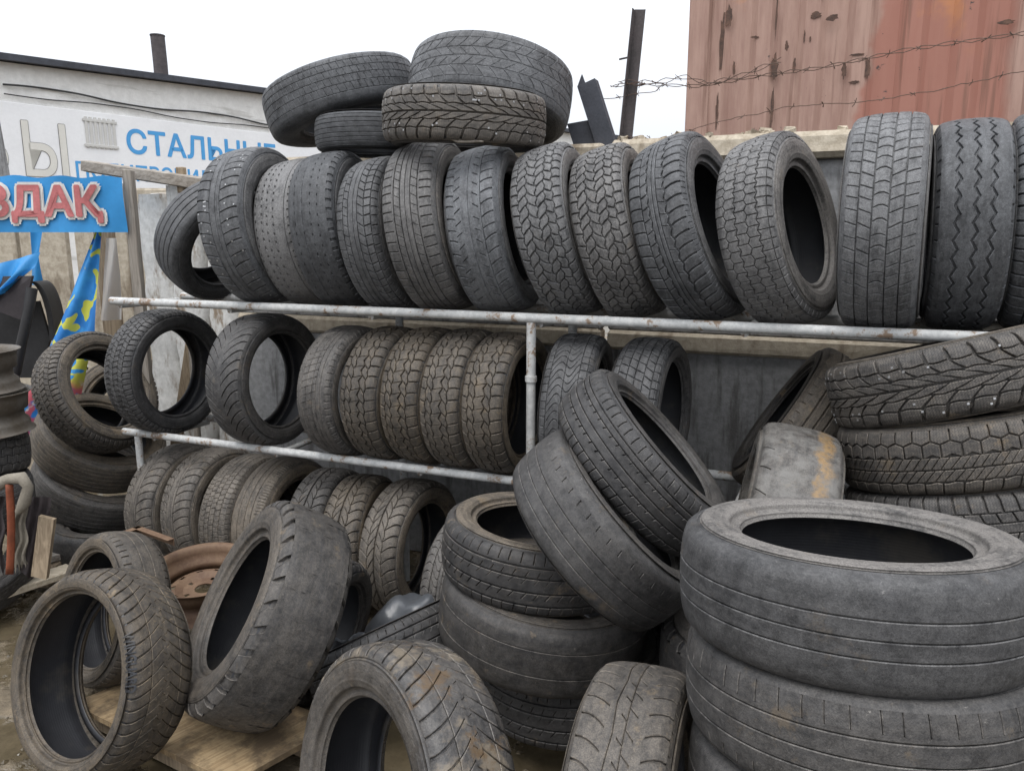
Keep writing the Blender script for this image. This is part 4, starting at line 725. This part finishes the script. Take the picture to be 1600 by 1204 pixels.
FIT = {
 'T0': (-1.3445, 3.6039, -0.0045, -0.5595, -0.5165, 0.29, 0.185, 0.19),
 'T1': (-1.0615, 3.3478, 0.0486, -0.2518, 0.1277, 0.325, 0.215, 0.2),
 'T2': (-0.8574, 3.3346, 0.0229, -0.2458, 0.1206, 0.305, 0.195, 0.2),
 'T3': (-0.6874, 3.2168, 0.0311, -0.21, 0.1278, 0.315, 0.2, 0.2),
 'T4': (-0.4777, 3.1416, 0.0114, -0.3194, 0.144, 0.305, 0.185, 0.2),
 'T5': (-0.2784, 3.029, 0.0434, -0.2578, 0.1562, 0.325, 0.215, 0.2),
 'T6': (-0.0548, 2.965, 0.0278, -0.2813, 0.1745, 0.31, 0.212, 0.2),
 'T7': (0.1938, 2.8687, 0.0262, -0.3495, 0.2458, 0.31, 0.198, 0.2),
 'T8': (0.4002, 2.7932, 0.02, -0.3986, 0.263, 0.31, 0.198, 0.2),
 'T9': (0.6268, 2.6712, 0.0304, -0.5853, 0.3145, 0.318, 0.21, 0.2),
 'T10': (0.8791, 2.553, 0.024, -0.6988, 0.2277, 0.31, 0.195, 0.185),
 'T11': (1.1553, 2.4284, 0.0439, -0.4915, 0.0212, 0.325, 0.225, 0.2),
 'T12': (1.3873, 2.4158, 0.0364, -0.4268, 0.0264, 0.318, 0.205, 0.2),
 'T13': (1.6016, 2.3816, 0.0474, -0.4831, 0.0377, 0.325, 0.2, 0.2),
 'P3': (-0.1767, 2.9801, 0.4291, -0.8111, -1.6306, 0.305, 0.195, 0.195),
 'P2': (-0.573, 3.3692, 0.4259, -1.4096, -1.5884, 0.25, 0.15, 0.18),
 'P4': (-0.0936, 3.4328, 0.5973, -2.0938, -1.2874, 0.345, 0.25, 0.205),
 'P1': (-0.7585, 3.6334, 0.6019, -0.2122, -1.2899, 0.35, 0.21, 0.2),
 'M1': (-1.5996, 3.5241, -0.6045, -0.4464, -0.0187, 0.29, 0.175, 0.197),
 'M2': (-1.0682, 3.3095, -0.6028, -0.4193, 0.0343, 0.29, 0.2, 0.2),
 'M3': (-0.6673, 3.1548, -0.6225, -0.4349, -0.0111, 0.274, 0.175, 0.19),
 'M4': (-0.4888, 3.0975, -0.6215, -0.4207, -0.0117, 0.274, 0.175, 0.19),
 'M5': (-0.3249, 3.036, -0.6192, -0.4235, -0.0119, 0.274, 0.175, 0.19),
 'M6': (-0.1667, 2.9655, -0.6177, -0.4232, -0.0101, 0.274, 0.175, 0.19),
 'M7': (-0.0074, 2.8901, -0.6201, -0.4318, -0.0076, 0.274, 0.175, 0.19),
 'M8': (0.2476, 2.7833, -0.6188, -0.3052, -0.0177, 0.278, 0.185, 0.19),
 'M9': (0.4993, 2.7069, -0.6203, -0.4577, 0.0017, 0.275, 0.185, 0.19),
 'B1': (-1.5911, 3.5669, -1.2666, -0.4273, 0.0539, 0.295, 0.185, 0.19),
 'B2': (-1.3953, 3.4988, -1.2663, -0.419, 0.0539, 0.295, 0.185, 0.19),
 'B3': (-1.2041, 3.4218, -1.2714, -0.3928, 0.0095, 0.29, 0.18, 0.19),
 'B4': (-1.0367, 3.3563, -1.2703, -0.3964, 0.0097, 0.29, 0.18, 0.19),
 'B5': (-0.8033, 3.2317, -1.2773, -0.2786, 0.0086, 0.285, 0.18, 0.19),
 'B6': (-0.6394, 3.1361, -1.2773, -0.2201, 0.0102, 0.285, 0.18, 0.19),
 'B7': (-0.4128, 3.0421, -1.2728, -0.43, 0.054, 0.29, 0.185, 0.19),
 'B8': (-0.138, 2.7212, -1.2801, -0.4534, 0.0154, 0.28, 0.185, 0.19),
 'L3': (-2.1409, 3.8209, -1.244, -0.3583, 1.0614, 0.315, 0.2, 0.205),
 'L2': (-2.1168, 3.8229, -1.0244, -0.3833, 0.9776, 0.31, 0.195, 0.2),
 'L1': (-2.0481, 3.7329, -0.7465, -0.3102, 0.4022, 0.305, 0.185, 0.2),
 'L4': (-2.0002, 3.655, -1.447, -1.0171, 1.4991, 0.3, 0.19, 0.19),
 'L0': (-2.2966, 4.4679, -0.9591, -1.4434, 0.7348, 0.3, 0.18, 0.19),
 'L5': (-2.3659, 3.1077, -0.8926, -1.1344, 1.7444, 0.3, 0.19, 0.19),
 'C3': (0.1828, 2.2659, -1.3509, -1.6184, 1.5357, 0.31, 0.21, 0.2),
 'C2': (0.0989, 2.2178, -1.1336, -0.2696, 1.4379, 0.325, 0.22, 0.205),
 'C1': (0.0844, 2.2535, -0.943, -2.9076, 1.673, 0.302, 0.195, 0.2),
 'D1': (0.262, 2.07, -0.8, -0.13962634015954636, 0.7504915783575618, 0.3, 0.21, 0.2),
 'D2': (0.382, 2.15, -0.63, -0.19198621771937624, 0.7504915783575618, 0.292, 0.19, 0.19),
 'R3': (0.6862, 1.3441, -1.0544, 1.5193, 1.4315, 0.33, 0.21, 0.2),
 'R2': (0.6748, 1.3762, -0.852, 1.5672, 1.4295, 0.325, 0.21, 0.2),
 'R1': (0.6635, 1.4116, -0.658, 1.4704, 1.4445, 0.325, 0.215, 0.205),
 'S3': (1.3285, 2.1704, -0.7834, 2.1637, 1.327, 0.31, 0.19, 0.2),
 'S2': (1.3135, 2.2058, -0.5991, 2.2292, 1.3213, 0.32, 0.2, 0.2),
 'S1': (1.2844, 2.2468, -0.4003, -0.8254, -1.2523, 0.325, 0.205, 0.2),
 'W': (0.8015, 2.1958, -0.8609, -0.3171, -0.1772, 0.32, 0.24, 0.2),
 'K': (1.0445, 2.7373, -0.6682, 2.8204, 0.5651, 0.3, 0.19, 0.2),
 'W2': (0.7323, 1.9854, -1.1708, -1.0291, 1.583, 0.31, 0.22, 0.2),
 'Q1': (-2.3477, 3.0705, -1.0787, -1.0422, 1.5225, 0.3, 0.19, 0.19),
 'Q2': (-2.3526, 3.0764, -1.3102, -1.0472, 0.9289, 0.31, 0.2, 0.19),
 'F1': (-1.227, 2.0924, -1.2644, -2.0959, 0.3235, 0.296, 0.215, 0.225),
 'F2': (-1.3938, 2.4894, -1.2646, -2.268, 0.2861, 0.262, 0.17, 0.19),
 'F3': (-0.7745, 2.2441, -1.1541, -2.7103, 0.5564, 0.345, 0.25, 0.205),
 'F4': (-0.2564, 1.5234, -1.2299, -2.5055, 0.256, 0.335, 0.215, 0.215),
 'F5': (0.2651, 1.4551, -1.2359, -0.3639, 0.0363, 0.325, 0.215, 0.2),
 'G1': (-0.4115, 2.3445, -1.3491, 2.4179, 0.9802, 0.27, 0.17, 0.19),
 'B9': (-0.6654, 2.4277, -1.3082, -0.3243, -0.2024, 0.25, 0.17, 0.17),
 'W3': (0.6865, 2.5765, -1.26, -0.5236, 0.0, 0.3, 0.2, 0.19),
 'S4': (1.3534, 2.1331, -0.964, 2.1472, 1.4983, 0.315, 0.2, 0.2),
 'S5': (1.3615, 2.1206, -1.1684, 2.1642, 1.5359, 0.32, 0.2, 0.2),
 'S6': (1.366, 2.1151, -1.4195, 2.1122, 1.679, 0.32, 0.2, 0.2),
 'R4': (0.6847, 1.3149, -1.2623, 1.5708, 1.5359, 0.33, 0.21, 0.2),
 'W4': (0.7691, 1.9144, -1.455, 1.5708, 1.5708, 0.31, 0.21, 0.2),
}
GT, GM, GB, GF = 'tyres on the top shelf', 'tyres on the middle shelf', 'tyres in the bottom row', 'loose tyres in front of the rack'
GP, GL, GC, GR, GS = 'tyres piled on the top row', 'tyres stacked left of the rack', 'tyres stacked in the middle', 'tyres stacked at the right front', 'tyres stacked at the right behind'
# key: (pattern, dust, brown, group, label, extra)
TY = {
 'T0': ('rib4', 0.62, 0.05, GT, 'small ribbed tyre slumped at the left end of the top shelf'),
 'T1': ('dirA', 0.83, 0.05, GT, 'large tyre with curved side grooves, second from left on top shelf'),
 'T2': ('dash', 1.61, 0.18, GT, 'dusty worn tyre with small dashes, third from left on top shelf'),
 'T3': ('dash2', 0.46, 0.00, GT, 'worn smooth tyre with notched shoulder, fourth from left on top shelf'),
 'T4': ('asym', 0.71, 0.10, GT, 'black tyre with slanted blocks, fifth from left on top shelf'),
 'T5': ('tour', 1.05, 0.25, GT, 'tall tyre with fine centre ribs, under the piled studded tyre'),
 'T6': ('worndir', 1.22, 0.00, GT, 'grey worn tyre with a thin pale centre line on top shelf'),
 'T7': ('at', 1.13, 0.15, GT, 'knobbly all terrain tyre, left one of the pair on top shelf'),
 'T8': ('at', 1.19, 0.25, GT, 'knobbly all terrain tyre, right one of the pair on top shelf'),
 'T9': ('dir3', 0.66, 0.05, GT, 'dark tyre with curved shoulder grooves leaning by the open tyre'),
 'T10': ('hex', 1.26, 0.20, GT, 'tyre turned to show its round opening on top shelf'),
 'T11': ('all5', 1.26, 0.10, GT, 'tall grey tyre with angled sipes, third from right on top shelf'),
 'T12': ('zig', 0.66, 0.00, GT, 'tyre with deep zigzag grooves, second from right on top shelf'),
 'T13': ('lat', 0.73, 0.00, GT, 'tyre cut off by the right picture edge on top shelf'),
 'P3': ('stud', 1.22, 0.50, GP, 'brownish studded winter tyre lying on the top row'),
 'P2': ('lines', 0.43, 0.00, GP, 'dark flat tyre squeezed beneath the leftmost piled tyre'),
 'P4': ('swirl', 1.03, 0.05, GP, 'wide grey tyre topmost of the pile on the rack'),
 'P1': ('gridw', 0.70, 0.00, GP, 'dark tilted tyre leftmost of the pile on the rack'),
 'M1': ('comb', 0.52, 0.25, GM, 'upright tyre at the left end of the middle shelf'),
 'M2': ('vdir', 0.52, 0.35, GM, 'tyre with fan shaped grooves, second from left on middle shelf'),
 'M3': ('sparse', 0.85, 0.45, GM, 'grey brown worn tyre left of the four matching winter tyres'),
 'M4': ('winter', 0.72, 0.78, GM, 'brown winter tyre, first of the matching four on middle shelf'),
 'M5': ('winter', 0.85, 0.84, GM, 'brown winter tyre, second of the matching four on middle shelf'),
 'M6': ('winter', 0.94, 0.72, GM, 'brown winter tyre, third of the matching four on middle shelf'),
 'M7': ('winter', 0.85, 0.78, GM, 'brown winter tyre beside the rack post, last of the matching four'),
 'M8': ('wave', 0.63, 0.15, GM, 'tyre with wavy grooves just right of the rack post'),
 'M9': ('chev', 0.60, 0.15, GM, 'tyre with slanted grooves, last on the middle shelf'),
 'B1': ('winter2', 1.20, 0.55, GB, 'grey dusty tyre first from the left in the bottom row'),
 'B2': ('winter2', 1.25, 0.55, GB, 'grey dusty tyre second from the left in the bottom row'),
 'B3': ('grid', 1.15, 0.60, GB, 'tyre with small blocks, third from left in bottom row'),
 'B4': ('fine', 1.25, 0.70, GB, 'pale worn tyre with fine shoulder slits in the bottom row'),
 'B5': ('tree', 0.64, 0.45, GB, 'dark tyre with branching grooves, third from right in bottom row'),
 'B6': ('tree', 1.11, 0.75, GB, 'dusty tyre with curved blocks, second from right in bottom row'),
 'B7': ('tree', 1.25, 0.60, GB, 'tan muddy tyre with curved blocks, rightmost full one in bottom row'),
 'B8': ('wav2', 0.95, 0.40, GB, 'tyre half hidden behind the middle stack in bottom row'),
 'B9': ('at', 0.18, 0.54, GF, 'black chunky tyre hidden behind the big bald tyre'),
 'L3': ('lines', 0.70, 0.45, GL, 'thin ribbed tyre third from top of the left stack'),
 'L2': ('lines', 0.76, 0.80, GL, 'brownish worn tyre second from top of the left stack'),
 'L1': ('comb', 0.73, 0.65, GL, 'tilted tyre with round opening topmost of the left stack'),
 'L4': ('slick', 0.68, 0.40, GL, 'bald grey tyre lying on the ground below the left stack'),
 'L0': ('rib4', 0.84, 0.80, GL, 'brown tyre leaning behind the left end of the rack'),
 'L5': ('brick', 0.58, 0.40, GL, 'tyre with brick blocks under the rusty steel wheels'),
 'Q1': ('lines', 0.43, 0.40, GL, 'dark tyre under the brick block tyre at the left edge'),
 'Q2': ('lines', 0.43, 0.40, GL, 'dark tyre on the ground at the left edge'),
 'C3': ('summer', 0.24, 0.44, GC, 'black tyre at the bottom of the middle stack'),
 'C2': ('slick2', 0.32, 0.59, GC, 'bald smooth tyre in the middle of the middle stack'),
 'C1': ('summer', 0.23, 0.59, GC, 'black summer tyre topmost of the upright middle stack'),
 'D1': ('faint', 0.37, 0.39, GC, 'smooth worn tyre leaning steeply over the middle stack'),
 'D2': ('eco', 0.26, 0.39, GC, 'dark tyre with long grooves leaning on the smooth worn tyre'),
 'R3': ('worn3', 0.40, 0.42, GR, 'lowest visible tyre of the right front stack'),
 'R2': ('worn3s', 0.40, 0.42, GR, 'worn tyre with shoulder slits in the right front stack'),
 'R1': ('worn3', 0.40, 0.22, GR, 'large smooth worn tyre topmost of the right front stack'),
 'S3': ('lat', 0.60, 0.44, GS, 'lowest visible tyre of the right rear stack'),
 'S2': ('hexw', 0.70, 0.64, GS, 'winter tyre under the studded tyre in the right rear stack'),
 'S1': ('stud', 0.74, 0.54, GS, 'studded winter tyre topmost of the right rear stack'),
 'W': ('bald', 0.70, 0.49, GS, 'bald pale grey tyre with an orange stain'),
 'W3': ('lines', 0.20, 0.30, GS, 'added dark tyre filling the shadowed gap behind the leaning smooth tyre'),  # added tyre: its dark rubber stands in for the shadow in this gap
 'S4': ('lines', 0.40, 0.40, GS, 'tyre fourth from top of the right rear stack'),
 'S5': ('rib4', 0.40, 0.40, GS, 'tyre fifth from top of the right rear stack'),
 'S6': ('lines', 0.40, 0.40, GS, 'tyre on the ground under the right rear stack'),
 'R4': ('worn3', 0.40, 0.40, GR, 'tyre on the ground under the right front stack'),
 'W4': ('rib4', 0.40, 0.40, GS, 'tyre on the ground below the orange stained tyre'),
 'W2': ('lugs', 0.41, 0.44, GS, 'bald tyre lying under the orange stained tyre'),
 'K': ('rib3', 1.00, 0.74, GS, 'dusty ribbed tyre leaning behind the orange stained tyre'),
 'F1': ('vfine', 0.48, 1.00, GF, 'brown low profile winter tyre at the bottom left corner'),
 'F2': ('slits', 0.51, 0.79, GF, 'small grey tyre standing behind the bottom left winter tyre'),
 'F3': ('lugs', 0.48, 0.59, GF, 'big bald off road tyre with torn shoulder lugs on the plywood'),
 'F4': ('vfine', 0.50, 0.50, GF, 'muddy tyre cut off at the bottom centre'),
 'F5': ('vein', 0.70, 0.64, GF, 'grey tyre with a wavy centre groove at the bottom'),
 'G1': ('summer', 0.25, 0.39, GF, 'dark tyre tipped sideways behind the muddy tyre'),
}
NEAR = {'R1', 'R2', 'R3', 'S1', 'S2', 'S3', 'F1', 'F3', 'F4', 'F5', 'C1', 'C2', 'D1', 'D2', 'W'}
MATS = {'W': 'rubber_orange', 'F4': 'rubber_mud'}
SD = {'R1': 1.5, 'M1': .2, 'T10': 1.4, 'T8': 1.1, 'T7': 1.0, 'C1': 1.1, 'T0': .3, 'M2': .45, 'F4': .5, 'L1': .9, 'K': .3, 'P1': .4, 'P4': .6, 'P3': .45}
tyre_f1 = None
for i, (k, v) in enumerate(TY.items()):
    if k not in FIT: continue
    x, y, z, az, el, R, W, r = FIT[k]
    root, pf = make_tyre('tyre', (x, y, z + H), az, el, R, W, r, v[0], v[4], v[3], v[1], v[2], MATS.get(k, 'rubber'), SD.get(k), {'S1': .9, 'S2': .7, 'S3': .8, 'P3': .6}.get(k, .5 if v[0] in ('winter', 'winter2', 'tree', 'comb') else 0), k in NEAR, 1.7 * i, k in ('S1', 'P3', 'T1'), .004 if k in NEAR else .006, 11 + i)
    if k == 'F1': tyre_f1 = (root, pf, az, el)
# moulded lettering on the sidewall of the bottom left tyre
root, pf, az, el = tyre_f1
V, F = text_mesh('WINGUARD', .155, .019, .0009)
mw = root.matrix_basis; want = (Vector((.92, .0, .12)))                 # the side of the wall that carries the word
loc = mw.to_3x3().inverted() @ want; phi = math.atan2(loc.y, loc.x); h = pf.R - pf.r; rho0 = pf.r + .60 * h
zs = pf.p[pf.p[:, 1] < pf.r + .9 * h]; zs = zs[np.argsort(zs[:, 1])]
for lift, nm in ((.0016, 'lettering'),):
    out = []
    for x, y, _ in V:
        rho = rho0 + y; a = phi - (x - .10) / rho0; zz = np.interp(rho, zs[:, 1], zs[:, 0]); out.append((rho * math.cos(a), rho * math.sin(a), zz + lift + .0022))
    me = mesh(nm, out, F); o = link(nm, me, root, 'liner'); o['seed'] = 1.0

# ------------------------------------------------------------------ wheels, frames, boards and scrap
def steel_rim(name, c, az, el, Rr, w, mat, label, holes=True, grp=None):
    root = empty(name, c); tag(root, label, 'wheel rim', grp)
    a = Vector((math.cos(el) * math.cos(az), math.cos(el) * math.sin(az), math.sin(el))); root.rotation_euler = a.to_track_quat('Z', 'Y').to_euler()
    def lt(nm, prof, n=48):
        V, F = lathe_np(prof, n); return link(nm, np_mesh(nm, V, F, np.ones(len(F))), root, mat)
    h = w / 2
    lt('barrel', [(-h, Rr), (-h + .004, Rr - .004), (-h + .012, Rr - .016), (-h + .03, Rr - .018), (-h * .5, Rr - .022), (-h * .35, Rr - .036), (h * .0, Rr - .038), (h * .12, Rr - .022), (h - .03, Rr - .018), (h - .012, Rr - .016), (h - .004, Rr - .004), (h, Rr),
                  (h + .002, Rr - .003), (h - .010, Rr - .022), (h - .032, Rr - .024), (h * .10, Rr - .028), (h * .0, Rr - .044), (-h * .35, Rr - .042), (-h * .52, Rr - .028), (-h + .03, Rr - .024), (-h + .010, Rr - .022), (-h, Rr)])
    # disc with bolt holes: ring segments around each hole
    b = MB(); n = 60; r0, r1 = .035, Rr - .05; zz = -h * (.35 if mat == 'rust' else .25)
    for k in range(n):
        a0, a1 = 2 * math.pi * k / n, 2 * math.pi * (k + 1) / n
        for q0, q1, dz0, dz1, hole in ((r0, .06, 0, 0, 0), (.06, .078, 0, .0, 5), (.078, .105, 0, .015, 0), (.105, .128, .015, .01, 10), (.128, r1, .01, -.015, 0)):
            if hole == 5 and k % 12 in (0, 1): continue
            if hole == 10 and k % 6 in (0, 1): continue
            b.add([(q0 * math.cos(a0), q0 * math.sin(a0), zz + dz0), (q1 * math.cos(a0), q1 * math.sin(a0), zz + dz1), (q1 * math.cos(a1), q1 * math.sin(a1), zz + dz1), (q0 * math.cos(a1), q0 * math.sin(a1), zz + dz0)], [(0, 1, 2, 3)])
    me = bpy.data.meshes.new('disc'); me.from_pydata(b.V, [], b.F); o = link('disc', me, root, mat); o.modifiers.new('t', 'SOLIDIFY').thickness = .004
    return root
def atz(x, y, z):
    d = at(x, y, 1.0) - Vector((0, 0, H)); return Vector((0, 0, H)) + d * ((z - H) / d.z)
c = at(316, 888, 2.82) - Z * .06; steel_rim('wheel', tuple(c), R_(-85), R_(83), .205, .13, 'rust', 'rusty brown steel wheel rim behind the big bald tyre')
steel_rim('wheel', (-2.235, 3.10, 1.03), 0, R_(90), .20, .165, 'rim_metal', 'upper grey steel wheel of the pair at the left edge', True, 'steel wheels at the left edge')
steel_rim('wheel', (-2.215, 3.10, .86), 0, R_(89), .205, .165, 'rim_metal', 'lower grey steel wheel of the pair at the left edge', True, 'steel wheels at the left edge')
# rusty angle-iron frame that carries the brown rim
root = empty('metal_stand', tuple(at(215, 960, 2.85))); root.location.z = 0; tag(root, 'rusty angle iron frame beside the brown wheel rim', 'metal frame')
def bar(name, a, c, w, th, mat, par, upv=Z):
    d = (c - a).normalized(); s = d.cross(upv).normalized(); u_ = s.cross(d); b = MB()
    b.box((a + c) / 2, ((c - a).length, th, w), (tuple(d), tuple(s), tuple(u_)), .001); b.box((a + c) / 2 + s * (w / 2 - th / 2) + u_ * (w / 2 + th * .3), ((c - a).length, w, th), (tuple(d), tuple(s), tuple(u_)), .001); return b.build(name, mat, par)
q0, q1, q2 = atz(134, 857, .385), atz(217, 827, .385), atz(272, 847, .385)
bar('bar', q0, q1, .028, .004, 'rust', root); bar('bar', q1, q2, .028, .004, 'rust', root)
for q in (q0, q1):
    b = MB(); b.box((q.x, q.y, .185), (.026, .026, .39), None, .002); b.build('leg', 'rust', root)
# plywood sheet lying on two battens
pz = .085
c0, c1, c2 = atz(362, 1222, pz), atz(112, 1098, pz), atz(530, 1128, pz); c3 = c1 + c2 - c0
root = empty('plywood_sheet', tuple(c0.lerp(c3, .5)), math.atan2((c2 - c0).y, (c2 - c0).x)); root.location.z = 0; tag(root, 'stained yellow plywood sheet lying under the big bald tyre', 'plywood')
b = MB(); q = [c0, c2, c3, c1]; b.add([p + Z * 0 for p in q] + [p - Z * .018 for p in q], [(0, 1, 2, 3), (7, 6, 5, 4)] + [(i, i + 4, (i + 1) % 4 + 4, (i + 1) % 4) for i in range(4)]); b.build('sheet', 'plywood', root)
for t_ in (.18, .82):
    a, e = c0.lerp(c2, t_), c1.lerp(c3, t_); a = a.lerp(e, .06); e = e.lerp(a, .06); d = (e - a).normalized(); b = MB(); b.box((a + e) / 2 - Z * .053, ((e - a).length, .07, .068), (tuple(d), tuple(Z.cross(d)), (0, 0, 1)), .003); b.build('batten', 'timber_brown', root)
# planks on the left
def plank(name, a, c, w, th, mat, label, cat='plank'):
    d = (c - a).normalized(); s = d.cross(Z).normalized(); b = MB(); b.box((a + c) / 2, ((c - a).length, w, th), (tuple(d), tuple(s), tuple(s.cross(d))), .004, .003)
    o = b.build(name, mat, None, tuple(a)); tag(o, label, cat); return o
plank('wood_plank', atz(-60, 946, .10), atz(112, 888, .10), .10, .03, 'timber_pale', 'pale plank lying at the foot of the left stack')
plank('wood_plank', atz(-60, 905, .10), atz(100, 862, .10), .11, .03, 'timber_x', 'dark weathered plank behind the pale plank on the left')
plank('wood_stick', atz(32, 893, .135), atz(70, 878, .135), .022, .022, 'timber_pale', 'short pale stick lying on the pale plank', 'stick')
for i, x in enumerate((0, 80)):
    p = atz(x, 935 - i * 30, 0); b = MB(); b.box((p.x, p.y + .12, .04), (.08, .42, .078), None, .004); tag(b.build('wood_block', 'timber_brown', None, (p.x, p.y, 0)), ('brown bearer block under the planks at the left edge', 'brown bearer block under the right end of the planks')[i], 'wood block', 'bearers under the planks')
# sticks behind the middle shelf, seen through the first tyre
b = MB(); a, e = at(282, 650, 4.15), at(300, 530, 4.1); d = (e - a).normalized(); b.box((a + e) / 2 - d * .3, ((e - a).length + .6, .03, .055), (tuple(d), (0, 1, 0), tuple(d.cross(Vector((0, 1, 0))))), .003); tag(b.build('wood_lath', 'timber_brown', None, tuple(a)), 'slanted brown lath seen through the first middle shelf tyre', 'lath')
b = MB(); a, e = at(306, 640, 4.05), at(299, 528, 4.05); d = (e - a).normalized(); b.box((a + e) / 2 - d * .3, ((e - a).length + .6, .03, .03), (tuple(d), (0, 1, 0), tuple(d.cross(Vector((0, 1, 0))))), .003); tag(b.build('wood_lath', 'timber', None, tuple(a)), 'upright grey lath seen through the first middle shelf tyre', 'lath')
# torn car seat at the left edge
root = empty('seat', tuple(atz(20, 900, .1))); tag(root, 'torn padded car seat with rust red panel at the left edge', 'seat')
Ys = 2.78
b = MB(); b.grid([[at(8 + 13 * s + 3 * math.sin(t * 3), 757 + 140 * t, Ys - .02 * math.cos(s * 1.5)) for s in np.linspace(0, 1, 6)] for t in np.linspace(0, 1, 14)][::-1]); o = b.build('red_panel', 'red_board', root); o.modifiers.new('t', 'SOLIDIFY').thickness = .012
b = MB(); pts = [at(-30, 775, Ys), at(-6, 758, Ys), at(14, 748, Ys), at(34, 746, Ys), at(44, 760, Ys), at(38, 785, Ys), at(28, 800, Ys)]; b.tube(pts, [.022, .026, .020, .024, .019, .023, .012], 10); b.build('padding', 'foam', root)
for x0, x1, y0, y1, mt, sd in ((22, 42, 788, 888, 'foam', 1), (-20, 6, 775, 890, 'plastic_brown', 2)):
    b = MB(); rn = random.Random(sd); n_, m_ = 14, 10
    b.grid([[at(x0 + (x1 - x0) * j / m_ + 2.5 * math.sin(i * .9 + sd), y0 + (y1 - y0 + rn.uniform(-14, 10) * (i == n_)) * i / n_, Ys + .03 + .009 * math.sin(j * 1.3 + i * .5 + sd) + rn.uniform(-.002, .002)) for j in range(m_ + 1)] for i in range(n_ + 1)][::-1]); b.build('torn_cover', mt, root)
b = MB(); rn = random.Random(5); b.grid([[at(30 + 50 * j / 12 - 6 * i / 12, 776 + (128 - 30 * abs(j - 5) / 7) * i / 12, Ys + .10 + .012 * math.sin(j * 1.9 + i * .8) + rn.uniform(-.004, .004)) for j in range(13)] for i in range(13)][::-1]); b.build('lining', 'plastic_brown', root)
b = MB(); q = [at(60, 806, Ys + .06), at(84, 812, Ys + .06), at(72, 905, Ys + .02), at(48, 900, Ys + .02)]; b.add(q + [p + Vector((0, .02, 0)) for p in q], [(3, 2, 1, 0), (4, 5, 6, 7)] + [(i, (i + 1) % 4, (i + 1) % 4 + 4, i + 4) for i in range(4)]); b.build('splintered_board', 'timber_brown', root)
# cloudy plastic canister and crumpled film in the gap
root = empty('plastic_canister', tuple(at(628, 1005, 2.45))); tag(root, 'crumpled grey translucent plastic canister behind the tipped tyre', 'canister')
b = MB(); G_ = []
for i in range(17):
    t_ = i / 16; cc = at(570 + 118 * t_, 985 - 22 * t_ - 8 * math.sin(t_ * 3), 2.50); rr = .082 * (math.sin(min(1, t_ * 3.2 + .12) * math.pi / 2)) * (1 if t_ < .8 else 1 - .5 * (t_ - .8) / .2)
    G_.append([cc + (Vector((0, 1, 0)) * math.cos(f) + Vector((.25, 0, .97)) * math.sin(f)) * rr * (1 + .12 * math.sin(3 * f + i * .7) + .06 * math.sin(5 * f - i)) for f in np.linspace(0, 2 * math.pi, 25)])
b.grid(G_); b.build('body', 'cloudy', root); b = MB(); b.tube([G_[-1][0].lerp(G_[-1][12], .5), G_[-1][0].lerp(G_[-1][12], .5) + Vector((.05, 0, .01))], .03, 14); b.build('neck', 'cloudy', root)
b = MB(); rn = random.Random(4); b.grid([[at(498 + 9 * j, 1040 - 6.0 * i + rn.uniform(-5, 5) - 3 * j * .6, 2.42 + rn.uniform(-.03, .03)) for j in range(9)] for i in range(7)]); tag(b.build('plastic_bag', 'cloudy', None, tuple(at(530, 1040, 2.42))), 'crumpled clear plastic bag beside the tipped tyre', 'plastic bag')
# folded card wedged under the studded tyre
b = MB(); q = [at(692, 212, 2.72), at(716, 222, 2.70), at(756, 221, 2.70), at(738, 213, 2.74)]; b.add(q + [p + Vector((0, .004, -.003)) for p in q], [(0, 1, 2, 3), (7, 6, 5, 4)] + [(i, i + 4, (i + 1) % 4 + 4, (i + 1) % 4) for i in range(4)]); tag(b.build('card_scrap', 'timber', None, tuple(q[0])), 'grey card scrap wedged under the studded piled tyre', 'card')
